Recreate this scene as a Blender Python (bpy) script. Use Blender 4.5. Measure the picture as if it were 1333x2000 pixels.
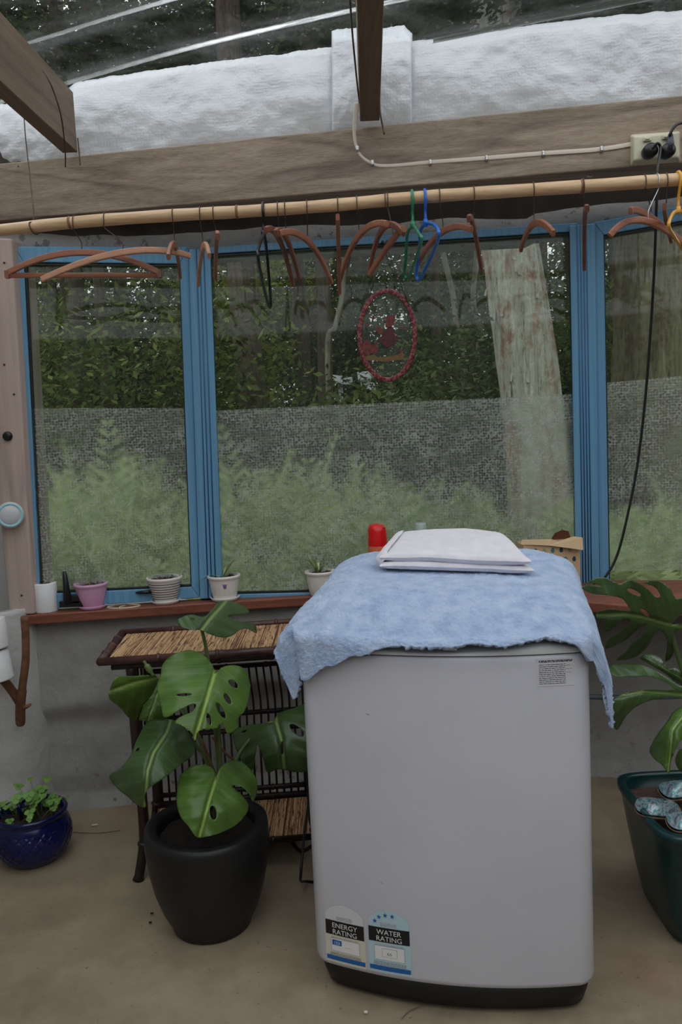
import bpy, bmesh, math, random
from mathutils import Vector, Matrix, noise
V = Vector
R_ = math.radians
for o in list(bpy.data.objects): bpy.data.objects.remove(o)
SC = bpy.context.scene
COL = SC.collection
random.seed(7)

# ------------------------------------------------------------ camera, world, exposure
IMG_W, IMG_H, FPX = 1333, 2000, 1600.0
PITCH, ROLL = math.atan(160/1600.0), 0.047
CAM = V((0, -3.0, 1.35))
F_ = V((0, math.cos(PITCH), -math.sin(PITCH)))
R0 = V((1, 0, 0)); U0 = V((0, math.sin(PITCH), math.cos(PITCH)))
RT = R0*math.cos(ROLL) - U0*math.sin(ROLL)
UP = U0*math.cos(ROLL) + R0*math.sin(ROLL)
cd = bpy.data.cameras.new('camera'); co = bpy.data.objects.new('camera', cd); COL.objects.link(co)
cd.sensor_fit = 'AUTO'; cd.sensor_width = 36; cd.lens = FPX/2000*36; cd.clip_start = .02; cd.clip_end = 400
M = Matrix((RT, UP, -F_)).transposed().to_4x4(); M.translation = CAM; co.matrix_world = M
SC.camera = co
w = bpy.data.worlds.new('World'); SC.world = w; w.use_nodes = True
nt = w.node_tree; nt.nodes.clear()
wo = nt.nodes.new('ShaderNodeOutputWorld'); bg = nt.nodes.new('ShaderNodeBackground')
tc = nt.nodes.new('ShaderNodeTexCoord'); sx = nt.nodes.new('ShaderNodeSeparateXYZ'); rp = nt.nodes.new('ShaderNodeValToRGB')
nt.links.new(tc.outputs['Generated'], sx.inputs[0]); nt.links.new(sx.outputs['Z'], rp.inputs[0])
rp.color_ramp.elements[0].position = .0; rp.color_ramp.elements[0].color = (.42, .45, .49, 1)
rp.color_ramp.elements[1].position = .6; rp.color_ramp.elements[1].color = (1.20, 1.22, 1.25, 1)
nt.links.new(rp.outputs[0], bg.inputs[0]); bg.inputs[1].default_value = 1.0
nt.links.new(bg.outputs[0], wo.inputs[0])
SC.view_settings.view_transform = 'Standard'; SC.view_settings.look = 'None'
SC.view_settings.gamma = 1; SC.view_settings.use_curve_mapping = False
SC.view_settings.exposure = 0.80
SC.cycles.max_bounces = 10; SC.cycles.transparent_max_bounces = 16

# ------------------------------------------------------------ helpers
def ray(px, py):
    return F_ + RT*((px-IMG_W/2)/FPX) - UP*((py-IMG_H/2)/FPX)
def at(px, py, D):
    d = ray(px, py); return CAM + d*(D/d.y)
def atz(px, py, z):
    d = ray(px, py); return CAM + d*((z-CAM.z)/d.z)
def onp(px, py, pl, off=0.0):          # vertical plane (x0,y0,dx,dy), off = metres towards the camera
    x0, y0, dx, dy = pl; n = V((dy, -dx, 0)).normalized()
    if n.y > 0: n = -n
    p0 = V((x0, y0, 0)) + n*off; d = ray(px, py)
    return CAM + d*((p0-CAM).dot(n)/d.dot(n))
def srgb(r, g, b):
    f = lambda c: (c/255/12.92 if c/255 <= .04045 else ((c/255+.055)/1.055)**2.4)
    return (f(r), f(g), f(b), 1)
def lerp(a, b, t): return a+(b-a)*t

class MB:
    def __init__(s): s.v = []; s.f = []; s.uv = None; s.sm = []
    def add(s, vs, fs, smooth=False):
        o = len(s.v); s.v += [V(p) for p in vs]
        for f in fs: s.f.append([i+o for i in f]); s.sm.append(smooth)
        return o
    def box(s, c, d, rz=0, rx=0, ry=0):
        m = Matrix.Rotation(rz, 3, 'Z') @ Matrix.Rotation(ry, 3, 'Y') @ Matrix.Rotation(rx, 3, 'X')
        vs = [V(c)+m@V((sx*d[0]/2, sy*d[1]/2, sz*d[2]/2)) for sx in (-1, 1) for sy in (-1, 1) for sz in (-1, 1)]
        s.add(vs, [(0,1,3,2),(4,6,7,5),(0,4,5,1),(2,3,7,6),(0,2,6,4),(1,5,7,3)]); return s
    def hexa(s, q1, q2):            # two matching quads -> solid
        s.add(list(q1)+list(q2), [(3,2,1,0),(4,5,6,7),(0,1,5,4),(1,2,6,5),(2,3,7,6),(3,0,4,7)]); return s
    def prism(s, poly, off):        # polygon points, extruded by vector
        n = len(poly); a = [V(p) for p in poly]; b = [p+V(off) for p in a]
        s.add(a+b, [list(range(n))[::-1], list(range(n, 2*n))]+[(i, (i+1) % n, n+(i+1) % n, n+i) for i in range(n)]); return s
    def tube(s, pts, r, n=10, cap=True, flat=None, smooth=True, ref=None):
        pts = [V(p) for p in pts]; m = len(pts)
        rs = r if isinstance(r, (list, tuple)) else [r]*m
        t0 = (pts[1]-pts[0]).normalized()
        u = V(ref) if ref else (V((0, 0, 1)) if abs(t0.z) < .9 else V((1, 0, 0)))
        vs = []
        for i, p in enumerate(pts):
            t = (pts[min(i+1, m-1)]-pts[max(i-1, 0)]).normalized()
            u = (u - t*u.dot(t)).normalized(); b = t.cross(u)
            for k in range(n):
                a = 2*math.pi*k/n
                ca, sa = math.cos(a), math.sin(a)
                if flat:           # (width along b, width along u) rounded rectangle
                    e = .45; ca = math.copysign(abs(ca)**e, ca); sa = math.copysign(abs(sa)**e, sa)
                    vs.append(p+u*(ca*flat[1]/2*rs[i])+b*(sa*flat[0]/2*rs[i]))
                else: vs.append(p+(u*ca+b*sa)*rs[i])
        fs = [(i*n+k, i*n+(k+1) % n, (i+1)*n+(k+1) % n, (i+1)*n+k) for i in range(m-1) for k in range(n)]
        if cap: fs += [list(range(n))[::-1], list(range((m-1)*n, m*n))]
        s.add(vs, fs, smooth); return s
    def lathe(s, prof, c=(0, 0, 0), n=48, sq=None, fn=None):   # prof: (r,z); sq: superellipse exponent
        c = V(c); m = len(prof); vs = []
        for (r, z) in prof:
            for k in range(n):
                a = 2*math.pi*k/n; ca, sa = math.cos(a), math.sin(a)
                if sq: q = (abs(ca)**sq+abs(sa)**sq)**(-1/sq); x, y = r*ca*q, r*sa*q
                else: x, y = r*ca, r*sa
                p = V((x, y, z))
                if fn: p = fn(p, a, r, z)
                vs.append(c+p)
        fs = [(i*n+k, i*n+(k+1) % n, (i+1)*n+(k+1) % n, (i+1)*n+k) for i in range(m-1) for k in range(n)]
        s.add(vs, fs, True); return s
    def grid(s, nu, nv, fn, keep=None, smooth=True, closeu=False):
        vs = []; uv = []
        for j in range(nv+1):
            for i in range(nu+1):
                vs.append(fn(i/nu, j/nv)); uv.append((i/nu, j/nv))
        fs = []
        for j in range(nv):
            for i in range(nu):
                if keep and not keep((i+.5)/nu, (j+.5)/nv): continue
                a = j*(nu+1)+i; fs.append((a, a+1, a+nu+2, a+nu+1))
        s.add(vs, fs, smooth); return s

def mesh_obj(name, mb, mat, loc=V((0, 0, 0)), parent=None, bevel=0, solid=0, sub=0, recalc=True):
    me = bpy.data.meshes.new(name)
    me.from_pydata([tuple(p-loc) for p in mb.v], [], mb.f)
    me.polygons.foreach_set('use_smooth', mb.sm)
    if mb.uv:
        ul = me.uv_layers.new(name='UVMap')
        for l in me.loops: ul.data[l.index].uv = mb.uv[l.vertex_index]
    if recalc:
        b = bmesh.new(); b.from_mesh(me); bmesh.ops.recalc_face_normals(b, faces=b.faces); b.to_mesh(me); b.free()
    me.update()
    if mat: me.materials.append(mat)
    o = bpy.data.objects.new(name, me); COL.objects.link(o)
    if parent: o.parent = parent
    else: o.location = loc
    if solid:
        m = o.modifiers.new('solid', 'SOLIDIFY'); m.thickness = abs(solid); m.offset = -1 if solid > 0 else 1
    if bevel:
        m = o.modifiers.new('bevel', 'BEVEL'); m.width = bevel; m.segments = 3; m.limit_method = 'ANGLE'; m.angle_limit = R_(40)
    if sub:
        m = o.modifiers.new('sub', 'SUBSURF'); m.levels = sub; m.render_levels = sub
    return o
def tag(o, label=None, cat=None, group=None, kind=None):
    if label: o['label'] = label
    if cat: o['category'] = cat
    if group: o['group'] = group
    if kind: o['kind'] = kind
    return o
def thing(name, loc, label, cat, group=None):
    o = bpy.data.objects.new(name, None); COL.objects.link(o); o.location = V(loc); o.empty_display_size = .05
    tag(o, label, cat, group); return o
def part(name, mb, mat, root, parent=None, **k):
    return mesh_obj(name, mb, mat, loc=V(root.location), parent=parent or root, **k)
def base_of(mb):
    xs = [p.x for p in mb.v]; ys = [p.y for p in mb.v]; zs = [p.z for p in mb.v]
    return V(((min(xs)+max(xs))/2, (min(ys)+max(ys))/2, min(zs)))
def single(name, mb, mat, label, cat, group=None, kind=None, **k):
    o = mesh_obj(name, mb, mat, loc=base_of(mb), **k); return tag(o, label, cat, group, kind)
def struct(name, mb, mat, **k):
    o = mesh_obj(name, mb, mat, loc=base_of(mb), **k); o['kind'] = 'structure'; return o
def copy_tree(o, parent=None):
    c = o.copy(); COL.objects.link(c); c.parent = parent
    for ch in [x for x in bpy.data.objects if x.parent == o]: copy_tree(ch, c)
    return c
def smooth_path(pts, n=8):          # Catmull-Rom
    P = [V(p) for p in pts]; P = [P[0]*2-P[1]]+P+[P[-1]*2-P[-2]]; out = []
    for i in range(1, len(P)-2):
        for k in range(n):
            t = k/n; a, b, c, d = P[i-1], P[i], P[i+1], P[i+2]
            out.append(.5*((2*b)+(c-a)*t+(2*a-5*b+4*c-d)*t*t+(3*b-a-3*c+d)*t**3))
    out.append(P[-2]); return out
def text_mb(s, size, fn, extr=0.0, align='CENTER'):
    cu = bpy.data.curves.new('txt', 'FONT'); cu.body = s; cu.size = size; cu.align_x = align; cu.resolution_u = 3
    ob = bpy.data.objects.new('txt', cu); COL.objects.link(ob)
    dg = bpy.context.evaluated_depsgraph_get(); me = bpy.data.meshes.new_from_object(ob.evaluated_get(dg))
    mb = MB(); mb.add([fn(v.co.x, v.co.y) for v in me.vertices], [list(p.vertices) for p in me.polygons])
    bpy.data.objects.remove(ob); bpy.data.curves.remove(cu); bpy.data.meshes.remove(me); return mb

# ------------------------------------------------------------ materials
class NT:
    def __init__(s, name):
        s.m = bpy.data.materials.new(name); s.m.use_nodes = True; s.t = s.m.node_tree; s.t.nodes.clear()
        s.out = s.n('OutputMaterial'); s.tc = s.n('TexCoord')
    def n(s, t, **k):
        x = s.t.nodes.new('ShaderNode'+t)
        for a, b in k.items(): setattr(x, a, b)
        return x
    def l(s, a, b): s.t.links.new(a, b)
    def map(s, scale=(1, 1, 1), rot=(0, 0, 0), src='Object'):
        m = s.n('Mapping'); m.inputs['Scale'].default_value = scale; m.inputs['Rotation'].default_value = rot
        s.l(s.tc.outputs[src], m.inputs[0]); return m.outputs[0]
    def noise(s, sc, vec=None, det=5, rough=.6, dist=0):
        x = s.n('TexNoise'); x.inputs['Scale'].default_value = sc; x.inputs['Detail'].default_value = det
        x.inputs['Roughness'].default_value = rough; x.inputs['Distortion'].default_value = dist
        s.l(vec or s.tc.outputs['Object'], x.inputs['Vector']); return x.outputs['Fac']
    def ramp(s, src, stops):
        r = s.n('ValToRGB'); e = r.color_ramp.elements
        e[0].position, e[0].color = stops[0]; e[1].position, e[1].color = stops[-1]
        for p, c in stops[1:-1]: q = e.new(p); q.color = c
        s.l(src, r.inputs[0]); return r.outputs[0]
    def math(s, op, a, b=None):
        x = s.n('Math', operation=op)
        for i, q in enumerate((a, b)):
            if q is None: continue
            if isinstance(q, (int, float)): x.inputs[i].default_value = q
            else: s.l(q, x.inputs[i])
        return x.outputs[0]
    def mix(s, f, a, b):
        x = s.n('MixRGB')
        for i, q in enumerate((f, a, b)):
            if isinstance(q, (int, float)): x.inputs[i].default_value = q
            elif isinstance(q, tuple): x.inputs[i].default_value = q
            else: s.l(q, x.inputs[i])
        return x.outputs[0]
    def bump(s, h, st=.3, d=.01):
        b = s.n('Bump'); b.inputs['Strength'].default_value = st; b.inputs['Distance'].default_value = d
        s.l(h, b.inputs['Height']); return b.outputs[0]
    def pbr(s, col, rough=.5, metal=0, normal=None, spec=None, **k):
        p = s.n('BsdfPrincipled')
        if isinstance(col, tuple): p.inputs['Base Color'].default_value = col
        else: s.l(col, p.inputs['Base Color'])
        if isinstance(rough, (int, float)): p.inputs['Roughness'].default_value = rough
        else: s.l(rough, p.inputs['Roughness'])
        p.inputs['Metallic'].default_value = metal
        if normal: s.l(normal, p.inputs['Normal'])
        if spec is not None: p.inputs['Specular IOR Level'].default_value = spec
        for a, b in k.items(): p.inputs[a.replace('_', ' ')].default_value = b
        return p
    def done(s, sh): s.l(sh.outputs[0] if hasattr(sh, 'outputs') else sh, s.out.inputs[0]); return s.m
    def mixsh(s, f, a, b):
        x = s.n('MixShader')
        if isinstance(f, (int, float)): x.inputs[0].default_value = f
        else: s.l(f, x.inputs[0])
        s.l(a.outputs[0], x.inputs[1]); s.l(b.outputs[0], x.inputs[2]); return x
BK = (0, 0, 0, 1); WH = (1, 1, 1, 1)
def simple(name, c, rough=.5, c2=None, sc=8, metal=0, bsc=0, bst=.2, bd=.003, spec=None, lo=.35, hi=.65):
    t = NT(name)
    col = c if c2 is None else t.ramp(t.noise(sc), [(lo, c), (hi, c2)])
    nm = t.bump(t.noise(bsc, det=6), bst, bd) if bsc else None
    return t.done(t.pbr(col, rough, metal, nm, spec))
def wood(name, c1, c2, c3, axis='x', rough=.65, sc=6, bst=.25, mul=.45):
    t = NT(name); st = {'x': (.35, 6, 6), 'y': (6, .35, 6), 'z': (6, 6, .35)}[axis]
    v = t.map(st); n1 = t.noise(sc*.5, v, 4, .55, .8); n2 = t.noise(sc*4, v, 6, .7)
    v2 = t.map(tuple(a*.35 for a in st)); big = t.noise(1.4, v2, 2, .5, .3)
    rings = t.math('FRACT', t.math('MULTIPLY', big, 9.0))
    rr = t.ramp(rings, [(0, (.55, .55, .55, 1)), (.12, WH), (.8, WH), (1, (.55, .55, .55, 1))])
    a = t.ramp(n1, [(.3, c1), (.55, c2), (.75, c3)])
    b = t.mix(.35, a, t.ramp(n2, [(.35, c1), (.65, c3)]))
    m = t.n('MixRGB', blend_type='MULTIPLY'); m.inputs[0].default_value = mul; t.l(b, m.inputs[1]); t.l(rr, m.inputs[2])
    return t.done(t.pbr(m.outputs[0], rough, 0, t.bump(n2, bst, .003)))

M_BEAM = wood('weathered_timber', srgb(108, 90, 74), srgb(150, 130, 112), srgb(178, 160, 142), 'x', sc=11, mul=.8)
M_RAFT = wood('rafter_timber', srgb(96, 78, 62), srgb(122, 101, 82), srgb(140, 120, 100), 'y')
M_POST = wood('pinkish_painted_post', srgb(176, 152, 142), srgb(190, 168, 158), srgb(198, 178, 168), 'z', bst=.12)
M_SILL = wood('red_brown_sill_wood', srgb(96, 48, 34), srgb(128, 70, 50), srgb(150, 96, 76), 'x', rough=.45)
M_HANG = wood('hanger_wood', srgb(128, 78, 58), srgb(154, 98, 74), srgb(172, 116, 92), 'x', rough=.45, bst=.05)
M_HANGD = wood('dark_hanger_wood', srgb(100, 60, 46), srgb(124, 76, 58), srgb(146, 94, 74), 'x', rough=.45, bst=.05)
M_HANGL = wood('pale_hanger_wood', srgb(160, 112, 84), srgb(188, 136, 106), srgb(204, 156, 128), 'x', rough=.5, bst=.05)
M_BARK = simple('branch_bark', srgb(92, 58, 40), .7, srgb(134, 92, 66), 18, bsc=40, bst=.5)
def m_bamboo():
    t = NT('bamboo'); v = t.map((1.5, 40, 40)); n = t.noise(3, v)
    return t.done(t.pbr(t.ramp(n, [(.3, srgb(188, 150, 112)), (.6, srgb(216, 182, 144)), (.8, srgb(200, 160, 120))]), .35))
M_BAMBOO = m_bamboo()
M_NODE = simple('bamboo_node', srgb(140, 96, 66), .6)
def m_plaster(name, a, b, c, stains=True):
    t = NT(name); n = t.noise(2.5, det=8, rough=.65); n2 = t.noise(14, det=8, rough=.7)
    col = t.ramp(n, [(.3, a), (.52, b), (.75, c)]); col = t.mix(.35, col, t.ramp(n2, [(.3, a), (.7, c)]))
    if stains:
        sp = t.ramp(t.noise(22, det=3), [(.62, BK), (.66, WH)]); z = t.n('SeparateXYZ'); t.l(t.tc.outputs['Object'], z.inputs[0])
        lo = t.ramp(z.outputs['Z'], [(.02, WH), (.26, BK)])
        f = t.math('MULTIPLY', sp, lo); col = t.mix(t.math('MULTIPLY', f, .7), col, srgb(58, 52, 44))
    h = t.math('ADD', t.math('MULTIPLY', n, 2.0), t.math('MULTIPLY', n2, .5))
    return t.done(t.pbr(col, .9, 0, t.bump(h, .8, .012)))
M_PLAST = m_plaster('grey_plaster', srgb(136, 132, 130), srgb(158, 155, 153), srgb(176, 174, 172))
M_PLASTL = m_plaster('pale_plaster', srgb(170, 167, 164), srgb(190, 188, 185), srgb(206, 204, 202), False)
def m_floor():
    t = NT('stained_concrete'); n = t.noise(1.3, det=7, rough=.6); n2 = t.noise(7, det=8, rough=.7); n3 = t.noise(.8, det=3)
    col = t.ramp(n, [(.30, srgb(98, 86, 70)), (.45, srgb(138, 122, 98)), (.58, srgb(154, 138, 112)), (.72, srgb(122, 102, 84))])
    col = t.mix(.4, col, t.ramp(n2, [(.3, srgb(108, 96, 82)), (.7, srgb(172, 158, 136))]))
    col = t.mix(t.ramp(n3, [(.55, BK), (.7, (.45, .45, .45, 1))]), col, srgb(150, 104, 88))
    spk = t.ramp(t.noise(60, det=2), [(.70, BK), (.74, WH)]); col = t.mix(t.math('MULTIPLY', spk, .5), col, srgb(60, 52, 44))
    return t.done(t.pbr(col, t.ramp(n2, [(.3, (.55,)*3+(1,)), (.7, (.8,)*3+(1,))]), 0, t.bump(n2, .3, .004)))
M_FLOOR = m_floor()
def m_blue():
    t = NT('blue_aluminium'); v = t.map((60, 60, .5)); n = t.noise(2, v)
    return t.done(t.pbr(t.ramp(n, [(.3, srgb(92, 140, 174)), (.7, srgb(108, 158, 192))]), .42, 0, None, .4))
M_BLUE = m_blue()
M_SEAL = simple('black_rubber_seal', srgb(24, 26, 30), .5)
def m_glass():
    t = NT('window_glass'); n = t.noise(2.2, det=5, rough=.6)
    tr = t.n('BsdfTransparent'); tr.inputs[0].default_value = (.66, .72, .66, 1)
    gl = t.n('BsdfGlossy'); gl.inputs['Roughness'].default_value = .03
    df = t.n('BsdfDiffuse'); df.inputs[0].default_value = (.42, .45, .38, 1)
    tl = t.n('BsdfTranslucent'); tl.inputs[0].default_value = (.40, .43, .36, 1)
    haze = t.mixsh(.5, df, tl)
    f = t.ramp(n, [(.35, (.03,)*3+(1,)), (.8, (.13,)*3+(1,))])
    a = t.mixsh(f, tr, haze)
    fr = t.n('Fresnel'); fr.inputs[0].default_value = 1.45
    return t.done(t.mixsh(fr.outputs[0], a, gl))
M_GLASS = m_glass()
def bubbles(t, sc):
    v = t.map((sc, sc, sc)); x = t.n('TexVoronoi'); x.inputs['Scale'].default_value = 1; x.inputs['Randomness'].default_value = .5
    t.l(v, x.inputs['Vector']); return x.outputs['Distance']
def m_wrap_window():
    t = NT('bubble_wrap_on_glass'); d = bubbles(t, 105); cr = t.noise(3.5, t.map((1, 1, 5)), 4)
    nm = t.bump(t.math('MULTIPLY', d, -1), .6, .002)
    rf = t.n('BsdfRefraction'); rf.inputs['IOR'].default_value = 1.14; rf.inputs['Roughness'].default_value = .17; rf.inputs[0].default_value = (.98, 1, .97, 1)
    df = t.n('BsdfDiffuse'); df.inputs[0].default_value = (.85, .88, .84, 1); t.l(nm, df.inputs['Normal'])
    tl = t.n('BsdfTranslucent'); tl.inputs[0].default_value = (.85, .88, .84, 1); t.l(nm, tl.inputs['Normal'])
    gl = t.n('BsdfGlossy'); gl.inputs['Roughness'].default_value = .12; t.l(nm, gl.inputs['Normal'])
    a = t.mixsh(.4, df, tl)
    e0 = t.ramp(d, [(.40, BK), (.66, (.36,)*3+(1,))]); md = t.ramp(t.noise(7, t.map((1, 1, 2.2)), 5, .7), [(.35, (.35,)*3+(1,)), (.62, WH)])
    edge = t.math('ADD', t.math('MULTIPLY', e0, md), .045)
    crz = t.ramp(cr, [(.66, BK), (.72, (.16,)*3+(1,))])
    f = t.math('ADD', edge, crz)
    b = t.mixsh(f, rf, a); lw = t.n('Fresnel'); lw.inputs[0].default_value = 1.3; t.l(nm, lw.inputs['Normal'])
    return t.done(t.mixsh(lw.outputs[0], b, gl))
M_WRAPW = m_wrap_window()
def m_wrap():
    t = NT('white_bubble_wrap'); d = bubbles(t, 95); n = t.noise(5, det=6, rough=.65, dist=1.2)
    n4 = t.noise(3, t.map((1, 1, 3), (0, .6, 0)), 5, .6, .6)
    h = t.math('ADD', t.math('ADD', t.math('MULTIPLY', d, -.14), t.math('MULTIPLY', n, .8)), t.math('MULTIPLY', n4, 1.2))
    nm = t.bump(h, .8, .012)
    p = t.pbr((.93, .94, .97, 1), .2, 0, nm, .7); tl = t.n('BsdfTranslucent'); tl.inputs[0].default_value = (.95, .96, .98, 1); t.l(nm, tl.inputs['Normal'])
    tr = t.n('BsdfTransparent'); a = t.mixsh(.45, p, tl)
    return t.done(t.mixsh(.06, a, tr))
M_WRAP = m_wrap()
def m_roof():
    t = NT('clear_corrugated_sheet'); n = t.noise(3, t.map((1, 4, 4)), 6, .65); n2 = t.noise(40, det=4)
    tr = t.n('BsdfTransparent'); tr.inputs[0].default_value = (.80, .84, .84, 1)
    df = t.n('BsdfTranslucent'); df.inputs[0].default_value = (.55, .57, .55, 1)
    gl = t.n('BsdfGlossy'); gl.inputs['Roughness'].default_value = .16
    d2 = t.n('BsdfDiffuse'); d2.inputs[0].default_value = (.35, .36, .34, 1)
    f = t.math('ADD', t.ramp(n, [(.4, (.02,)*3+(1,)), (.8, (.2,)*3+(1,))]), t.ramp(n2, [(.62, BK), (.7, (.25,)*3+(1,))]))
    a = t.mixsh(f, tr, t.mixsh(.5, df, d2)); fr = t.n('Fresnel'); fr.inputs[0].default_value = 1.30
    return t.done(t.mixsh(fr.outputs[0], a, gl))
M_ROOF = m_roof()
M_SHADETIM = simple('dark_timber_shade', srgb(52, 44, 38), .8, srgb(70, 60, 52), 9)  # stands in for shade above the lintel; also cuts bounce off unseen walls
M_BLACK = simple('black_plastic', srgb(20, 21, 24), .35)
M_CORD = simple('black_cord', srgb(16, 17, 20), .45)
M_WIRE = simple('rusty_wire', srgb(70, 58, 50), .5, srgb(104, 84, 70), 30, metal=.6)
M_STEEL = simple('bright_wire', srgb(190, 190, 190), .3, metal=.9)
M_CREAM = simple('cream_plastic', srgb(206, 200, 176), .4, srgb(194, 188, 164), 5)
M_CABLE = simple('grey_white_cable', srgb(200, 186, 172), .5)
M_WHITE = simple('white_enamel', srgb(204, 203, 213), .28, srgb(198, 197, 207), 3, spec=.5)
M_WHITE2 = simple('white_plastic', srgb(212, 212, 214), .4)
M_BASE = simple('black_machine_base', srgb(18, 18, 20), .5)
def m_towel(name, a, b, st=.9):
    t = NT(name); n = t.noise(24, det=4, rough=.6); n2 = t.noise(260, det=3, rough=.8)
    col = t.ramp(n, [(.3, a), (.7, b)]); h = t.math('ADD', t.math('MULTIPLY', n, .6), n2)
    p = t.pbr(col, .95, 0, t.bump(h, st, .004), .1); p.inputs['Sheen Weight'].default_value = .35
    return t.done(p)
M_TOWB = m_towel('blue_terry', srgb(150, 172, 208), srgb(190, 206, 234))
M_TOWW = m_towel('white_terry', srgb(222, 216, 224), srgb(236, 230, 236), .5)
M_BLKPOT = simple('matt_black_pot', srgb(17, 17, 18), .45, srgb(25, 25, 26), 5, bsc=30, bst=.15)
M_GRNPOT = simple('dark_green_glaze', srgb(10, 44, 44), .28, srgb(18, 62, 62), 4)
M_BLUPOT = simple('cobalt_glaze', srgb(10, 15, 56), .16, srgb(16, 26, 84), 9)
M_SOIL = simple('dark_soil', srgb(26, 20, 17), .95, srgb(52, 40, 34), 60, bsc=50, bst=1, bd=.01)
M_BARKCHIP = simple('bark_chips', srgb(48, 32, 28), .9, srgb(92, 66, 58), 40)
M_PINK = simple('pink_glaze', srgb(214, 164, 196), .3, srgb(206, 152, 186), 6)
M_POTW = simple('off_white_glaze', srgb(224, 216, 210), .3)
M_STRIPE = simple('dark_brown_stripe', srgb(62, 54, 52), .4)
M_VIOLET = simple('violet_print', srgb(128, 92, 138), .4)
M_PAPER = simple('white_paper', srgb(232, 230, 232), .9, srgb(222, 220, 222), 12, bsc=30, bst=.4)
M_REED = None
def m_reed():
    t = NT('split_reeds'); v = t.map((150, 1, 1)); x = t.n('TexNoise', noise_dimensions='1D')
    sp = t.n('SeparateXYZ'); t.l(t.tc.outputs['Object'], sp.inputs[0]); 
    x.inputs['Scale'].default_value = 1; x.inputs['Detail'].default_value = 2
    t.l(t.math('MULTIPLY', sp.outputs['X'], 160), x.inputs['W'])
    n2 = t.noise(6, t.map((30, 3, 3)), 5, .7)
    c = t.ramp(x.outputs['Fac'], [(.32, srgb(92, 48, 36)), (.42, srgb(196, 150, 104)), (.58, srgb(222, 186, 138)), (.68, srgb(150, 92, 66))])
    c = t.mix(t.ramp(n2, [(.5, BK), (.62, WH)]), c, srgb(76, 40, 34))
    return t.done(t.pbr(c, .5, 0, t.bump(x.outputs['Fac'], .8, .004)))
M_REED = m_reed()
M_CANE = simple('dark_cane', srgb(52, 30, 28), .4, srgb(84, 50, 42), 25)
M_CANEB = simple('black_brown_cane', srgb(26, 17, 17), .4, srgb(44, 28, 26), 25)
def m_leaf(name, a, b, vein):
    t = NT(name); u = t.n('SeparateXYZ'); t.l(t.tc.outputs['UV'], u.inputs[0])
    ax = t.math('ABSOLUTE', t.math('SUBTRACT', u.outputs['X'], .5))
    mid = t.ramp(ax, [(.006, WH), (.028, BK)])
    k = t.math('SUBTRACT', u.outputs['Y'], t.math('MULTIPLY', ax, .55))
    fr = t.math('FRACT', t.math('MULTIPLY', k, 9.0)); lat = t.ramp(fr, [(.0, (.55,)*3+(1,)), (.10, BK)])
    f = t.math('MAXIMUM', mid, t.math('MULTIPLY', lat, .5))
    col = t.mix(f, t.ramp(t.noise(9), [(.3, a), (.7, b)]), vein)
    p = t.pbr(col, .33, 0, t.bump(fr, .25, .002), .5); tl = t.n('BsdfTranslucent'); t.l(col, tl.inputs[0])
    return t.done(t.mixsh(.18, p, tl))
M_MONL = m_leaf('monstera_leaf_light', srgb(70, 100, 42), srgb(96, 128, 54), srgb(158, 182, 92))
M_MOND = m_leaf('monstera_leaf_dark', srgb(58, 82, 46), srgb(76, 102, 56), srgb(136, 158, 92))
M_STEM = simple('green_stem', srgb(78, 104, 52), .5, srgb(98, 110, 60), 12)
M_SPID = simple('spider_leaf', srgb(106, 132, 74), .5, srgb(186, 196, 142), 30)
M_CLOV = simple('small_round_leaf', srgb(86, 128, 52), .5, srgb(122, 158, 76), 20)
M_RED = simple('red_plastic', srgb(214, 16, 18), .3)
M_ORANGE = simple('orange_label', srgb(214, 108, 74), .45)
M_CARD = simple('brown_cardboard', srgb(206, 176, 138), .85, srgb(196, 164, 126), 6)
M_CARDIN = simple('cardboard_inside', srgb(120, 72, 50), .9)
M_TEAL = simple('teal_print', srgb(52, 122, 116), .7); M_SAGE = simple('sage_print', srgb(140, 162, 120), .7)
M_NAVY = simple('dark_print', srgb(44, 70, 78), .7)
# ------------------------------------------------------------ planes of the window wall
XL = at(388, 800, 3.0).x; XR = at(1150, 800, 3.0).x
PM = (0, 0, 1, 0); PLF = (XL, 0, 1, .15); PRT = (XR, 0, 1, -.30)

# ------------------------------------------------------------ setting
fl = MB(); fl.grid(60, 60, lambda u, v: V((-1.6+4.2*u, -6.0+6.2*v, .004*noise.noise(V((u*9, v*9, 0))))))
for p in list(fl.v): pass
fo = struct('floor', fl, M_FLOOR, solid=.12)
# shallow score line and crack in the concrete
mb = MB(); mb.tube(smooth_path([atz(140, 1625, .003), atz(190, 1627, .003), atz(235, 1622, .003)]), .001, 5); mb.tube(smooth_path([atz(785, 1990, .004), atz(800, 1975, .004), atz(828, 1962, .004)]), .001, 5)
cr = struct('trim_5', mb, simple('crack', srgb(96, 86, 72), .9))

def wall_line(x):    # y of the window wall at x
    if x < XL: return (x-XL)*.15*1.0 if False else (x-XL)*.15
    if x > XR: return -(x-XR)*.30
    return 0.0
def wallgrid(x0, x1, z0, z1, off, amp, nu=120, nv=50, round_top=0):
    m = MB()
    def f(u, v):
        x = lerp(x0, x1, u); z = lerp(z0, z1, v)
        y = wall_line(x)-off - amp*noise.noise(V((x*3, z*3, 1))) - amp*.5*noise.noise(V((x*9, z*9, 4)))
        if round_top: y += round_top*(1-math.sin(math.pi*min(1, max(0, v)))**.5)
        return V((x, y, z))
    m.grid(nu, nv, f); return m
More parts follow.
